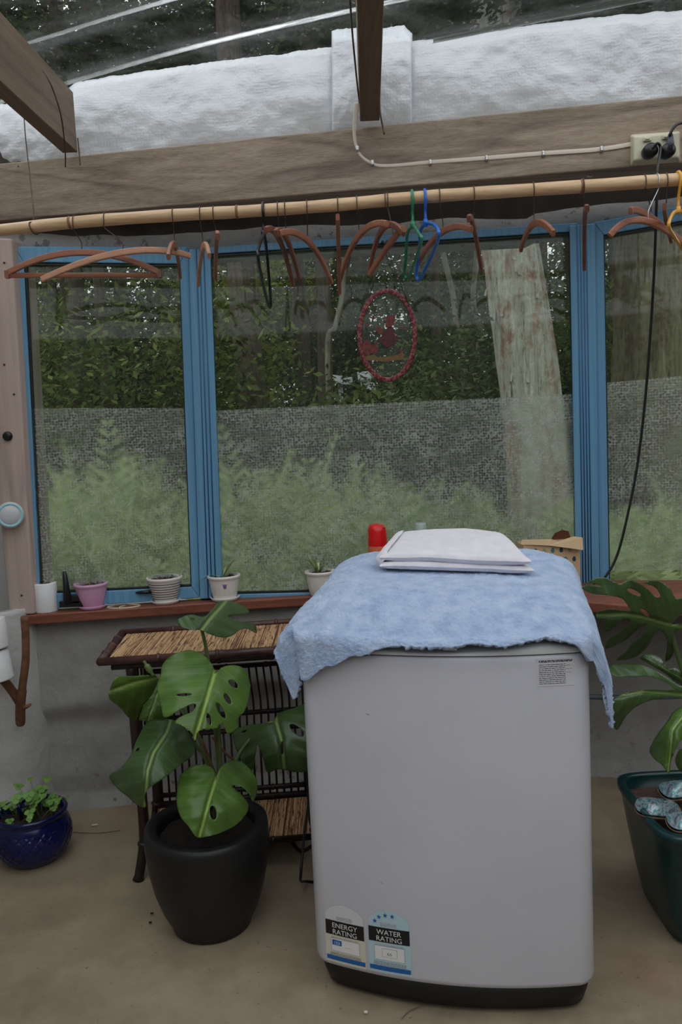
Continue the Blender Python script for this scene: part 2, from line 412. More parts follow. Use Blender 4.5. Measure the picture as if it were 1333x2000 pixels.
# lower plastered wall, with a soft ledge bulge
low = MB()
def lowf(u, v):
    x = lerp(-1.75, 2.4, u); z = lerp(-.02, .735, v)
    y = wall_line(x) + .0 - .014*noise.noise(V((x*3, z*3, 1))) - .006*noise.noise(V((x*11, z*11, 4)))
    zb = .42+.05*x; y -= .038/(1+math.exp((z-zb)*-60))*(.4+.6*(1 if z < zb+.25 else math.exp(-(z-zb-.25)*9)))
    if z < .06: y -= .02*(1-z/.06)
    return V((x, y, z))
low.grid(160, 70, lowf)
struct('wall_back', low, M_PLAST, solid=-.16)
# wall above the windows: rounded plaster lintel and dark strip painting the shade behind the beam
ztop = onp(666, 470, PM).z
up = wallgrid(-1.75, 2.4, 1.97, 2.10, .02, .012, 120, 14, round_top=.05)
for p in up.v: p.z += (.02*(p.x)) if p.x > XR-.2 else 0
struct('wall_lintel', up, M_PLAST, solid=-.1)
mb = MB()
for x0, x1 in ((-1.75, XL), (XL, XR), (XR, 2.4)):
    a = V((x0, wall_line(x0)-.01, 2.06)); b = V((x1, wall_line(x1)-.01, 2.06)); t_ = V((0, .08, 0)); h = V((0, 0, .34))
    mb.hexa([a, b, b+h, a+h], [a+t_, b+t_, b+h+t_, a+h+t_])
struct('trim_3', mb, M_SHADETIM)
# left wall, corner pillar, unseen side and rear walls raised to cut low light
def slab(name, a, b, z0, z1, th, mat, amp=.008):
    a = V(a); b = V(b); d = (b-a).normalized(); n = V((d.y, -d.x, 0)); m = MB()
    m.grid(50, 30, lambda u, v: a+(b-a)*u+V((0, 0, lerp(z0, z1, v)))+n*(amp*noise.noise((a+(b-a)*u)*3+V((0, 0, 3*lerp(z0, z1, v))))))
    return struct(name, m, mat, solid=th)
slab('wall_left', (-1.42, -5.9, 0), (-1.42, .1, 0), 0, 2.5, .12, M_PLASTL)
slab('wall_right', (2.5, .1, 0), (2.5, -5.9, 0), 0, 2.4, .12, M_SHADETIM)  # out of view, dark finish chosen to cut bounce light
slab('wall_corner', (-1.46, -.02, 0), (-1.19, -.03, 0), .7, 2.1, -.10, M_PLASTL, .004)
slab('wall_rear', (2.5, -5.9, 0), (-1.42, -5.9, 0), 0, 2.4, .12, M_SHADETIM)  # unseen wall behind the camera, darkened to reduce bounce
pil = MB(); xa, xb = -1.46, at(72, 1420, 2.9).x
pil.grid(30, 60, lambda u, v: V((lerp(xa, xb, u), -.155-.05*math.sin(math.pi*min(1, u*1.0)**2.2)**.6+ (.16*max(0, (u-.86)/.14)**2)-.012*noise.noise(V((u*4, v*7, 2))), lerp(0, .78, v))))
struct('wall_pillar', pil, M_PLASTL, solid=-.05)
# timber post at the left of the windows
def quadD(pts, D): return [at(p[0], p[1], D) for p in pts]
pf = [(-55, 462), (22, 466), (66, 1200), (18, 1200)]
mb = MB(); q = [at(px, py, 2.83) for px, py in pf]; q2 = [p+V((.02, .16, 0)) for p in q]; mb.hexa(q, q2)
post = struct('trim_1', mb, M_POST, bevel=.006)
scr = thing('screw_cap', at(15, 852, 2.82), 'small round black plug set in the pinkish timber post', 'plug')
mb = MB(); c = at(15, 852, 2.828); mb.tube([c+V((0, .01, 0)), c, c+V((0, -.008, 0)), c+V((0, -.011, 0))], [.0165, .0165, .015, .009], 20); part('cap', mb, M_BLACK, scr)
# nail holes / screws in the post
for (px, py) in ((8, 513), (27, 770), (42, 1163), (8, 712)):
    c = at(px, py, 2.828); mb = MB(); mb.tube([c+V((0, .004, 0)), c+V((0, -.002, 0))], [.004, .003], 10)
    single('post_nail', mb, M_WIRE, {513: 'dark nail head near the top of the pinkish post', 770: 'dark nail head above the black plug on the post edge', 1163: 'dark nail head near the foot of the pinkish post', 712: 'dark nail head midway up the pinkish post above the plug'}[py], 'nail')

# beam
bD = lambda px: lerp(2.86, 2.62, px/1333)
def beam():
    mb = MB(); L, Rr = -120, 1480
    tl, tr, br, bl = at(L, 331, bD(L)), at(Rr, 171, bD(Rr)), at(Rr, 306, bD(Rr)), at(L, 441, bD(L))
    ins = V((0, .10, 0)); mb.hexa([tl, tr, br, bl], [tl+ins, tr+ins, br+ins, bl+ins]); return mb
bm_ = beam(); struct('trim_2', bm_, M_BEAM, bevel=.005)
BZ = lambda px: (at(px, lerp(319, 185, px/1333), bD(px)))     # beam top front edge
# rafters, running from the beam towards and over the camera
def rafter(name, bl, br, h, dx, dz, L=4.2):
    mb = MB(); up_ = V((0, 0, h)); d = V((dx, -L, dz)); mb.hexa([bl, br, br+up_, bl+up_], [bl+d, br+d, br+up_+d, bl+up_+d])
    return struct(name, mb, M_RAFT, bevel=.003)
b1 = at(152, 298, 2.80); rafter('trim_6', b1-V((.05, 0, 0)), b1, .19, -.20, .0)
b2 = at(742, 236, 2.70); rafter('trim_7', b2-V((.062, 0, 0)), b2, .19, -.16, .0)
# roof: clear corrugated sheet
rf = MB(); RZ = b2.z+.20
def rfn(u, v):
    x = lerp(-1.9, 2.8, u); y = lerp(.45, -6.1, v); q = y + .30*x + .10*math.sin(x*1.1+1)
    z = RZ + .075 + .028*math.sin(q*2*math.pi/.30) + .006*math.sin(q*2*math.pi/.1) - .012*noise.noise(V((x*1.2, y*.8, 0))) + .01*x
    return V((x, y, z))
rf.grid(90, 560, rfn); struct('ceiling', rf, M_ROOF)

# ------------------------------------------------------------ windows
def ring(outer, inner, pl, off0, off1):
    m = MB(); O0 = [onp(*p, pl, off0) for p in outer]; I0 = [onp(*p, pl, off0) for p in inner]
    n = V((pl[3], -pl[2], 0)).normalized()*(off1-off0); O1 = [p+n for p in O0]; I1 = [p+n for p in I0]
    for i in range(4):
        j = (i+1) % 4; m.hexa([O0[i], O0[j], I0[j], I0[i]], [O1[i], O1[j], I1[j], I1[i]])
    return m
def shrink(q, t):
    cx = sum(p[0] for p in q)/4; cy = sum(p[1] for p in q)/4
    return [(p[0]+math.copysign(t, cx-p[0]), p[1]+math.copysign(t, cy-p[1])) for p in q]
def window(n, outer, glass, pl):
    root = ring(outer, glass, pl, .0, .045); r = struct('window_%d' % n, root, M_BLUE, bevel=.003)
    g = [onp(*p, pl, .018) for p in [(glass[0][0]-3, glass[0][1]-3), (glass[1][0]+3, glass[1][1]-3), (glass[2][0]+3, glass[2][1]+3), (glass[3][0]-3, glass[3][1]+3)]]
    m = MB(); m.add(g, [(0, 1, 2, 3)]); part('glass_pane', m, M_GLASS, r)
    m = ring(glass, shrink(glass, 2.2), pl, .018, .040); part('rubber_seal', m, M_SEAL, r)
    return r
W1 = window(1, [(33, 487), (369, 487), (391, 1163), (73, 1186)], [(52, 517), (352, 520), (375, 1142), (84, 1156)], PLF)
W2 = window(2, [(401, 489), (1122, 441), (1136, 1152), (424, 1170)], [(411, 501), (1113, 458), (1126, 1140), (434, 1157)], PM)
W3 = window(3, [(1160, 440), (1420, 392), (1420, 1162), (1172, 1156)], [(1179, 464), (1400, 424), (1400, 1142), (1190, 1141)], PRT)
def mullion(n, q, pl, off, grooves):
    m = MB(); a = [onp(*p, pl, off) for p in q]; b = [onp(*p, pl, -.05) for p in q]
    m.hexa(a, b); o = struct('trim_%d' % n, m, M_BLUE, bevel=.004)
    g = MB(); nn = V((0, -.004, 0))
    for t in grooves:
        p0 = a[0].lerp(a[1], t); p1 = a[3].lerp(a[2], t); g.tube([p0+nn*.2, p1+nn*.2], .0022, 6)
    part('groove', g, simple('blue_shadow_gap', srgb(48, 92, 132), .5), o)
mullion(8, [(368, 487), (411, 486), (436, 1168), (391, 1170)], PM, .062, (.36, .52, .70))
mullion(9, [(1113, 441), (1163, 436), (1172, 1158), (1126, 1158)], PM, .062, (.3, .42, .54, .66))
# handles on the left window
h1 = MB(); c = onp(134, 1168, PLF, .05)
h1.tube([c+V((0, 0, -.012)), c+V((0, -.012, .0)), c+V((0, -.016, .03)), c+V((-.002, -.012, .075)), c+V((-.004, -.008, .098))], [.018, .016, .0125, .009, .006], 12)
h1.box(c+V((.012, .0, -.02)), (.085, .03, .022)); h1.box(c+V((.028, -.005, -.004)), (.03, .02, .03))
part('window_latch', h1, M_BLACK, W1, bevel=.002)
h2 = MB(); c = onp(282, 1158, PLF, .052); h2.tube([c+V((-.03, 0, .002)), c+V((-.015, -.006, .003)), c+V((.01, -.008, .004)), c+V((.03, -.004, .004))], [.003, .006, .007, .006], 10)
part('window_latch', h2, M_BLACK, W1)

# window sill board (wedge shaped: deeper at the ends)
SZ = .756
def silly():
    m = MB(); pts = [(at(66, 1204, 2.85).x-.02, -.172), (at(120, 1200, 2.85).x, -.168), (at(440, 1180, 2.9).x, -.10), (-.05, -.07), (.45, -.10), (.68, -.30), (.90, -.46), (1.6, -.62), (1.6, -.19), (XR, -.02), (XL, -.02), (-1.22, -.10)]
    m.prism([V((x, y, SZ-.035)) for x, y in pts], V((0, 0, .035))); return m
sl = struct('trim_4', silly(), M_SILL, bevel=.005)
# pale painted mark on the sill
mb = MB(); c = V((at(240, 1190, 2.88).x, -.105, SZ+.001)); mb.tube([c+V((.058*math.cos(a*math.pi/16), .03*math.sin(a*math.pi/16), 0)) for a in range(33)], .0032, 6)
mb.tube([c+V((.005, .028, 0)), c+V((-.012, -.01, 0)), c+V((-.004, -.036, 0))], .003, 6)
mk_ = part('paint_mark', mb, simple('pale_paint', srgb(196, 180, 160), .7), sl); mk_['label'] = 'pale looped paint mark'

# bubble wrap on the lower panes
def wrapw(q, pl, off, label):
    m = MB(); a = [onp(*p, pl, off) for p in q]; b = [onp(*p, pl, off-.005) for p in q]
    n = 24; A = []; B = []
    m.hexa(a, b); return single('bubble_wrap_sheet', m, M_WRAPW, label, 'bubble wrap', 'bubble wrap over the lower window panes')
wrapw([(54, 797), (359, 797), (374, 1141), (79, 1158)], PLF, .034, 'translucent bubble wrap over the lower half of the left window')
wrapw([(421, 802), (1121, 770), (1126, 1139), (433, 1156)], PM, .034, 'wide translucent bubble wrap over the lower half of the middle window')
wrapw([(1184, 748), (1399, 728), (1399, 1112), (1188, 1116)], PRT, .034, 'translucent bubble wrap over the lower half of the right window')

# bubble wrap packed between beam and roof
def wrapt(pxs, tops, bots, label, D0=.06, seed=0, bulge=.03):
    m = MB(); NU, NV = 110, 46
    def interp(xs, ys, x):
        for i in range(len(xs)-1):
            if x <= xs[i+1]: t = (x-xs[i])/(xs[i+1]-xs[i]); return lerp(ys[i], ys[i+1], max(0, t))
        return ys[-1]
    def f(u, v):
        px = lerp(pxs[0], pxs[-1], u); t = interp(pxs, tops, px)+3.0*noise.noise(V((px*.03, seed, 0)))+1.5*noise.noise(V((px*.15, seed, 3))); b = interp(pxs, bots, px)+12
        py = lerp(b, t, v); D = bD(px)+D0 - bulge*math.sin(math.pi*min(1, v*1.05))**.7*.8 
        q = V((px*.008+seed, py*.008, 0)); D += .022*noise.noise(q*1.3)+.007*noise.noise(q*4)+.003*noise.noise(q*9)
        if v > .93: D += (v-.93)/.07*.035
        e = min(u, 1-u)
        if e < .02: D += (.02-e)/.02*.03
        return at(px, py, D)
    m.grid(NU, NV, f); o = single('bubble_wrap_roll', m, M_WRAP, label, 'bubble wrap', 'white bubble wrap stuffed above the beam', solid=.006); return o
wrapt([-130, 0, 150], [215, 203, 190], [326, 318, 300], 'white bubble wrap above the beam left of the left rafter', seed=3)
wrapt([134, 150, 300, 420, 560, 640, 656], [172, 160, 137, 120, 104, 92, 92], [302, 300, 284, 270, 256, 246, 246], 'long white bubble wrap strip above the beam between the two rafters', seed=11)
wrapt([648, 660, 700, 745, 790, 806], [62, 57, 55, 54, 50, 66], [250, 246, 240, 236, 233, 233], 'crumpled bubble wrap flap standing up behind the middle rafter', D0=.035, seed=17, bulge=.05)
wrapt([796, 900, 1060, 1200, 1333, 1460], [82, 70, 46, 30, 20, 10], [233, 224, 208, 196, 185, 172], 'long white bubble wrap strip above the beam right of the middle rafter', seed=23)
# ------------------------------------------------------------ rod, wires, cable, outlet
rodpx = [(-90, 461), (0, 450), (150, 434), (330, 421), (480, 413), (650, 401), (800, 387), (925, 378), (1140, 364), (1333, 350), (1450, 342)]
rD = lambda px: lerp(2.48, 2.30, px/1333)
RP = smooth_path([at(x, y, rD(x)) for x, y in rodpx], 10)
def rod_y(px):
    for (x0, y0), (x1, y1) in zip(rodpx, rodpx[1:]):
        if px <= x1: return lerp(y0, y1, (px-x0)/(x1-x0))
rod = thing('bamboo_rail', at(666, 400, 2.4), 'long pale bamboo pole hung below the timber beam', 'clothes rail')
mb = MB(); mb.tube(RP, [.0172+.0004*math.sin(i*.9) for i in range(len(RP))], 20); part('pole', mb, M_BAMBOO, rod)
for px in (137, 463, 1136):
    c = at(px, rod_y(px), rD(px)); t = (at(px+5, rod_y(px+5), rD(px))-c).normalized(); mb = MB()
    mb.tube([c-t*.004, c-t*.0015, c+t*.0015, c+t*.004], [.0172, .0192, .0192, .0172], 20); part('bamboo_node', mb, M_NODE, rod)
def wire(pts, r, label, name='support_wire', mat=None, grp=None):
    mb = MB(); mb.tube(smooth_path(pts, 8), r, 8); return single(name, mb, mat or M_WIRE, label, 'wire', grp)
c = at(62, rod_y(62), rD(62))
wire([at(46, 214, 2.62), at(50, 270, 2.58), at(60, 360, 2.52), at(66, 425, 2.47), c+V((.0, -.019, .006)), c+V((.006, -.012, -.018)), c+V((.012, .012, -.018)), c+V((.012, .02, .006)), at(69, 424, 2.49)], .0018, 'thin wire holding the left end of the bamboo pole')
wire([at(84, 138, 2.50), at(92, 150, 2.44), at(106, 182, 2.46), at(120, 230, 2.50), at(127, 290, 2.60), at(128, 326, 2.68)], .002, 'bent wire hooked over the left rafter')
wire([at(152, 270, 2.79), at(155, 300, 2.785), at(157, 322, 2.78)], .0022, 'short wire end beside the foot of the left rafter')
wire([at(741, 190, 2.68), at(744, 225, 2.66), at(751, 262, 2.655)], .0028, 'short dark wire at the right side of the middle rafter')
wire([at(684, 0, 1.95), at(690, 80, 2.2), at(700, 180, 2.5), at(707, 228, 2.66)], .0025, 'thin dark wire running along the left edge of the middle rafter')
# flat cable on the beam face
cab = thing('power_cable', at(760, 320, bD(760)), 'flat off-white electric cable clipped along the beam', 'cable')
cp = smooth_path([at(x, y, bD(x)-.006) for x, y in [(697, 200), (694, 235), (694, 268), (703, 298), (724, 316), (755, 323), (850, 316), (950, 309), (1060, 300), (1150, 294), (1200, 288), (1238, 281)]], 8)
mb = MB(); mb.tube(cp, 1, 12, flat=(.005, .0145)); part('sheath', mb, M_CABLE, cab)
for (px, py) in ((728, 318), (841, 317), (951, 309), (1062, 300), (1176, 291), (699, 290)):
    c = at(px, py, bD(px)-.011); mb = MB(); mb.tube([c+V((-.004, 0, 0)), c+V((.004, 0, 0))], 1, 10, flat=(.006, .018)); mb.tube([c+V((0, 0, -.004)), c+V((0, -.004, -.004))], .004, 8); part('clip', mb, M_STEEL, cab)
ol = thing('power_outlet', at(1280, 290, bD(1280)), 'cream double power outlet box screwed to the beam', 'power outlet')
n_ = V((.0, -1, 0)); oq = [(1231, 263), (1330, 256), (1330, 318), (1231, 326)]
a = [at(x, y, bD(x)) for x, y in oq]; f_ = [at(x, y, bD(x)-.04) for x, y in [(1239, 266), (1327, 258), (1327, 308), (1239, 314)]]
mb = MB(); mb.hexa(f_, a); part('box', mb, M_CREAM, ol, bevel=.006)
ccx = lambda x, y, o=.044: at(x, y, bD(x)-o)
for (x, y) in ((1265, 272), (1302, 268)):
    mb = MB(); mb.box(ccx(x, y), (.024, .008, .012)); mb.box(ccx(x, y-1, .048), (.014, .006, .006)); part('switch', mb, M_CREAM, ol, bevel=.002)
def plug(c, label, lead):
    r_ = thing('electric_plug', c, label, 'plug'); m = MB(); m.tube([c+V((0, .012, 0)), c, c+V((0, -.018, 0)), c+V((0, -.026, 0))], [.0205, .0215, .021, .012], 24); part('plug_body', m, M_BLACK, r_)
    m = MB(); m.tube(smooth_path(lead, 12), .0042, 12); part('lead', m, M_CORD, r_); return r_
c1 = ccx(1269, 296, .054)
plug(c1, 'black round plug in the left socket with a long cord hanging down', [c1+V((0, -.024, .0)), c1+V((.012, -.034, .012)), c1+V((.022, -.03, -.005)), at(1285, 330, 2.50), at(1284, 375, 2.50), at(1282, 430, 2.52), at(1279, 520, 2.58), at(1272, 640, 2.63), at(1262, 770, 2.66), at(1247, 900, 2.68), at(1228, 1000, 2.68), at(1206, 1085, 2.68), at(1180, 1130, 2.68), at(1160, 1140, 2.70)])
c2 = ccx(1303, 296, .052)
p2 = plug(c2, 'dark grey plug in the right socket with its lead going up', [c2+V((0, -.014, .012)), c2+V((.006, -.014, .035)), at(1310, 262, 2.55), at(1318, 248, 2.55), at(1332, 240, 2.56), at(1370, 236, 2.58)])
m = MB(); m.tube([c2+V((0, -.012, 0)), c2+V((.004, -.016, .02)), c2+V((.0065, -.014, .046))], [.017, .0115, .0065], 14); part('strain_relief', m, simple('dark_grey_plastic', srgb(48, 52, 62), .4), p2)
# small hardware on the beam
mb = MB(); c = at(1151, 343, 2.70); mb.tube([c+V((-.01, 0, .006)), c+V((-.004, -.006, -.004)), c+V((.006, -.006, -.004)), c+V((.008, 0, .008))], .0035, 8); single('beam_clip', mb, M_WHITE2, 'tiny white clip under the beam left of the outlet', 'clip')
for px, py, lb in ((1060, 256, 'small rusty nail in the beam above the cable'), (716, 342, 'small dark screw low on the beam under the cable bend'), (565, 295, 'dark nail head in the beam left of the middle rafter'), (37, 325, 'dark nail head at the left end of the beam')):
    c = at(px, py, bD(px)); mb = MB(); mb.tube([c+V((0, .004, 0)), c+V((0, -.003, 0))], [.005, .004], 10); single('beam_nail', mb, M_WIRE, lb, 'nail')

# ------------------------------------------------------------ hangers
GH = 'hangers along the bamboo pole'
def hook_mb(px, cz, r=.0014):
    c = at(px, rod_y(px), rD(px)); R = .0195; pts = []
    for k in range(0, 11):
        a = math.pi*(1.15-k*.135); pts.append(c+V((0, math.cos(a)*R, math.sin(a)*R)))
    pts = [c+V((0, math.cos(a)*R, math.sin(a)*R)) for a in [R_(-35)+R_(24)*k for k in range(10)]]   # behind, over, to the front
    e = pts[-1]; pts += [c+V((0, -.019, -.014)), c+V((0, -.012, -.026)), V((cz.x, cz.y, cz.z+.03)), V((cz.x, cz.y, cz.z+.004))]
    m = MB(); m.tube(smooth_path(pts, 3), r, 8); return m
def hanger(px, C, A, B, label, mat=None, wmat=None, sec=(.012, .019), bar=False):
    """C, A, B: centre and the two tips as (px,py,D offset from the rail)"""
    P = [at(q[0], q[1], rD(px)+q[2]) for q in (A, C, B)]
    mid = P[1]*2-(P[0]+P[2])*.5
    path = []
    for k in range(25):
        t = k/24; path.append(P[0]*(1-t)**2+mid*2*t*(1-t)+P[2]*t*t)
    r_ = thing('clothes_hanger', P[1], label, 'clothes hanger', GH)
    m = MB(); rs = [1.0-.12*abs(k-12)/12 for k in range(25)]; m.tube(path, rs, 16, flat=sec, smooth=False)
    part('arms', m, mat or M_HANG, r_)
    part('hook', hook_mb(px, path[12], .0015), wmat or M_WIRE, r_)
    if bar:
        m = MB(); a, b = path[0]+V((.004, 0, -.006)), path[-1]+V((-.004, 0, -.006)); m.tube([a, a.lerp(b, .5), b], 1, 12, flat=(.009, .015)); part('trouser_bar', m, M_HANG, r_)
        for q in (path[0], path[-1]): m = MB(); m.box(q+V((0, 0, -.003)), (.012, .014, .022)); part('end_block', m, M_HANGD, r_)
    return r_
hanger(146, (160, 493, -.0), (14, 534, .02), (312, 533, .02), 'wooden trouser hanger with straight lower bar, furthest left', bar=True)
hanger(206, (240, 493, -.03), (82, 546, -.01), (372, 500, .02), 'plain curved wooden hanger overlapping the trouser hanger', M_HANGL)
hanger(339, (342, 480, .0), (329, 502, -.19), (352, 541, .20), 'wooden hanger seen end on just right of the overlapping pair', M_HANG)
hanger(392, (397, 484, .0), (409, 500, -.17), (387, 556, .21), 'pale wooden hanger arched in front of the left blue mullion', M_HANGL)
hanger(418, (423, 470, .0), (426, 462, -.2), (421, 543, .2), 'narrow end-on wooden hanger just right of the left blue mullion', M_HANG)
hanger(543, (546, 468, .0), (519, 450, -.19), (573, 557, .20), 'dark wooden hanger directly right of the black plastic hanger', M_HANGD)
hanger(557, (560, 466, .0), (538, 456, -.19), (585, 543, .2), 'wooden hanger in the middle of the three right of the black one', M_HANGD)
hanger(600, (602, 471, .02), (545, 456, -.15), (648, 552, .20), 'long curved wooden hanger whose far arm sweeps down to the right', M_HANG)
hanger(660, (661, 465, .0), (660, 424, -.2), (664, 572, .2), 'wooden hanger seen exactly end on as a thin upright strip', M_HANG)
hanger(697, (702, 460, .02), (757, 437, -.15), (664, 548, .19), 'wooden hanger sweeping down left beside the upright thin one', M_HANG)
hanger(752, (748, 447, .02), (789, 456, -.17), (722, 530, .20), 'curved wooden hanger above the hanging oval, its far arm falling left', M_HANGD)
hanger(757, (768, 468, -.02), (790, 447, -.19), (722, 536, .12), 'wooden hanger leaning right above the hanging oval with a rounded shoulder', M_HANG)
hanger(858, (866, 452, .02), (922, 448, -.14), (818, 512, .19), 'wooden hanger partly behind the blue plastic hanger', M_HANG)
hanger(925, (926, 444, .0), (916, 428, -.19), (941, 528, .2), 'dark end-on wooden hanger right of the blue plastic one', M_HANGD)
hanger(1041, (1044, 437, .0), (1082, 456, -.18), (1018, 488, .19), 'arched wooden hanger in front of the lichen covered trunk', M_HANG)
hanger(1138, (1143, 430, .0), (1148, 408, -.2), (1142, 525, .2), 'thin upright wooden hanger in front of the right blue mullion', M_HANGD)
hanger(1258, (1272, 425, .03), (1232, 412, -.08), (1352, 492, .17), 'upper of two long wooden hangers below the power outlet', M_HANG)
hanger(1283, (1268, 433, -.02), (1192, 460, -.06), (1372, 512, .05), 'lower long wooden hanger below the power outlet, on a bright wire hook', M_HANG, M_STEEL)
hanger(1300, (1302, 428, .0), (1299, 404, -.18), (1312, 470, .18), 'wooden hanger end on between the outlet and the yellow hanger', M_HANGD)
def plastic(px, pts, mat, label, neck):
    P = [at(x, y, rD(px)+d) for x, y, d in pts]
    r_ = thing('plastic_hanger', P[0], label, 'clothes hanger', GH)
    m = MB(); m.tube(smooth_path(P+[P[0]], 8), .0045, 10, cap=False); part('frame', m, mat, r_)
    part('hook', hook_mb(px, at(neck[0], neck[1], rD(px)), .0042), mat, r_)
    m = MB(); c = at(neck[0], neck[1], rD(px)); m.tube([c+V((0, 0, .01)), c, c+V((0, 0, -.012))], [.005, .008, .005], 10); part('neck', m, mat, r_)
def glossy(name, c): return simple(name, c, .25)
plastic(515, [(516, 455, 0), (507, 480, -.10), (504, 500, -.17), (512, 545, -.05), (524, 594, .16), (529, 596, .2), (526, 545, .15), (520, 480, .05)], glossy('black_shiny_plastic', srgb(22, 24, 28)), 'black plastic hanger hanging edge on right of the first mullion', (515, 455))
plastic(805, [(808, 440, 0), (818, 455, -.12), (824, 468, -.17), (815, 500, -.02), (798, 541, .17), (791, 535, .2), (793, 500, .13), (797, 455, .05)], glossy('green_plastic', srgb(44, 128, 96)), 'green plastic hanger left of the blue one', (807, 438))
plastic(830, [(833, 435, 0), (850, 440, -.10), (858, 458, -.17), (848, 490, -.02), (821, 545, .16), (814, 535, .2), (820, 480, .12), (822, 450, .04)], glossy('blue_plastic', srgb(28, 104, 206)), 'bright blue plastic hanger right of the green one', (832, 434))
plastic(1325, [(1328, 412, 0), (1316, 416, -.08), (1307, 440, -.15), (1318, 462, -.05), (1338, 492, .10), (1350, 500, .17), (1348, 460, .1), (1338, 420, .03)], glossy('yellow_plastic', srgb(228, 164, 52)), 'yellow plastic hanger at the right end of the pole', (1326, 410))

# ------------------------------------------------------------ hanging oval
OC = at(757, 655, 2.93); orr = thing('suncatcher', OC, 'oval red-rimmed glass picture hung on a chain before the middle window', 'hanging ornament')
a_, b_ = 54/1600*2.93, 84/1600*2.93; yaw = .12; X_ = V((math.cos(yaw), math.sin(yaw), 0)); Z_ = V((.02, 0, 1)).normalized(); N_ = X_.cross(Z_)
if N_.y > 0: N_ = -N_
m = MB(); m.tube([OC+X_*(a_*math.cos(t*math.pi/32))+Z_*(b_*math.sin(t*math.pi/32)) for t in range(65)], 1, 12, cap=False, flat=(.004, .0165), ref=tuple(X_))
def m_rim():
    t = NT('red_patterned_rim'); x = t.n('TexVoronoi'); x.inputs['Scale'].default_value = 120; t.l(t.tc.outputs['Object'], x.inputs['Vector'])
    v = t.map((60, 60, 60)); n = t.noise(1, v, 3)
    c = t.ramp(x.outputs['Distance'], [(.25, srgb(112, 26, 36)), (.5, srgb(88, 18, 28)), (.66, srgb(150, 84, 80))])
    return t.done(t.pbr(c, .3))
part('rim', m, m_rim(), orr)
m = MB(); n = 48; vs = [OC+X_*(a_*.9*math.cos(2*math.pi*i/n))+Z_*(b_*.93*math.sin(2*math.pi*i/n)) for i in range(n)]; m.add(vs, [list(range(n))])
t = NT('clear_oval_glass'); tr = t.n('BsdfTransparent'); tr.inputs[0].default_value = (.92, .95, .92, 1); df = t.n('BsdfDiffuse'); df.inputs[0].default_value = (.5, .52, .45, 1)
part('oval_glass', m, t.done(t.mixsh(.07, tr, df)), orr)
def flatp(pts, name, mat, parent=orr):      # painted patch, coordinates in fractions of the oval
    m = MB(); q = [OC+X_*(x*a_)+Z_*(z*b_)+N_*.002 for x, z in pts]; m.prism(q, N_*.0012); part(name, m, mat, orr)
PR = simple('painted_dark_red', srgb(84, 28, 26), .5, srgb(124, 56, 46), 90); PD = simple('painted_brown', srgb(56, 24, 24), .5, srgb(96, 34, 30), 60); PG = simple('painted_green', srgb(96, 100, 48), .5, srgb(122, 60, 40), 80)
flatp([(-.22, -.02), (-.3, -.15), (-.05, -.26), (.05, -.30), (.25, -.2), (.42, -.08), (.25, .02), (.16, .18), (.06, .2), (-.06, .12)], 'painted_figure', PD)
flatp([(-.08, .22), (-.04, .3), (-.1, .45), (0, .40), (.04, .46), (.1, .42), (.18, .46), (.3, .44), (.28, .3), (.2, .22), (.12, .16), (0, .15)], 'painted_hat', PR)
flatp([(-.42, .12), (-.34, .2), (-.24, .2), (-.16, .12), (-.2, .04), (-.32, .03)], 'painted_basket', PR)
flatp([(-.9, -.2), (-.84, -.12), (-.78, -.08), (-.68, -.1), (-.6, -.2), (-.5, -.22), (-.42, -.08), (-.38, -.2), (-.36, -.38), (-.5, -.42), (-.62, -.38), (-.74, -.44), (-.84, -.4)], 'painted_animal', PR)
flatp([(-.85, -.46), (-.5, -.44), (-.3, -.5), (.1, -.47), (.4, -.44), (.5, -.36), (.62, -.46), (.5, -.56), (.2, -.58), (-.1, -.6), (-.5, -.56), (-.8, -.55)], 'painted_ground', PG)
for (x, z) in ((-.5, .4), (-.72, .26), (.58, .14), (.46, -.36)):
    flatp([(x-.08, z), (x-.03, z+.02), (x, z+.07), (x+.03, z+.02), (x+.09, z), (x+.03, z-.02), (x, z-.06), (x-.03, z-.02)], 'painted_butterfly', PR)
hk = at(752, 474, 2.945)
for s, (qx, qy) in ((-1, (716, 600)), (1, (800, 598))):
    m = MB(); m.tube([hk, hk.lerp(at(qx, qy, 2.93), .5)+V((0, 0, -.003)), at(qx, qy, 2.93)], .0016, 6); part('chain', m, M_WIRE, orr)
m = MB(); m.tube([hk+V((-.008, .03, .0)), hk+V((-.008, -.004, .004)), hk+V((0, -.006, -.008)), hk+V((.008, -.004, .004)), hk+V((.008, .03, 0))], .004, 8); part('hanging_hook', m, M_BLACK, orr)

# ------------------------------------------------------------ round light on post, branch holder, rolls
c = at(20, 1006, 2.80); r_ = thing('round_push_light', c, 'white disc with pale blue rim fixed on the pinkish post', 'light')
AX = V((.35, -.94, .05)).normalized()
m = MB(); m.tube([c+AX*-.035, c+AX*-.005, c+AX*.0, c+AX*.006], [.040, .045, .044, .040], 40); part('housing', m, M_WHITE2, r_)
m = MB(); pts = []; u = AX.cross(V((0, 0, 1))).normalized(); v_ = AX.cross(u)
m.tube([c+AX*.004+(u*math.cos(k*math.pi/20)+v_*math.sin(k*math.pi/20))*.038 for k in range(41)], .0048, 8, cap=False); part('blue_rim', m, simple('pale_blue_plastic', srgb(158, 206, 214), .4), r_)
m = MB(); m.tube([c+AX*.004, c+AX*.008, c+AX*.011, c+AX*.012], [.034, .030, .016, .004], 36); part('lens', m, simple('grey_lens', srgb(196, 196, 202), .25), r_)
br_ = thing('forked_branch_holder', at(40, 1410, 2.70), 'forked brown branch fixed to the plaster below the post', 'branch holder')
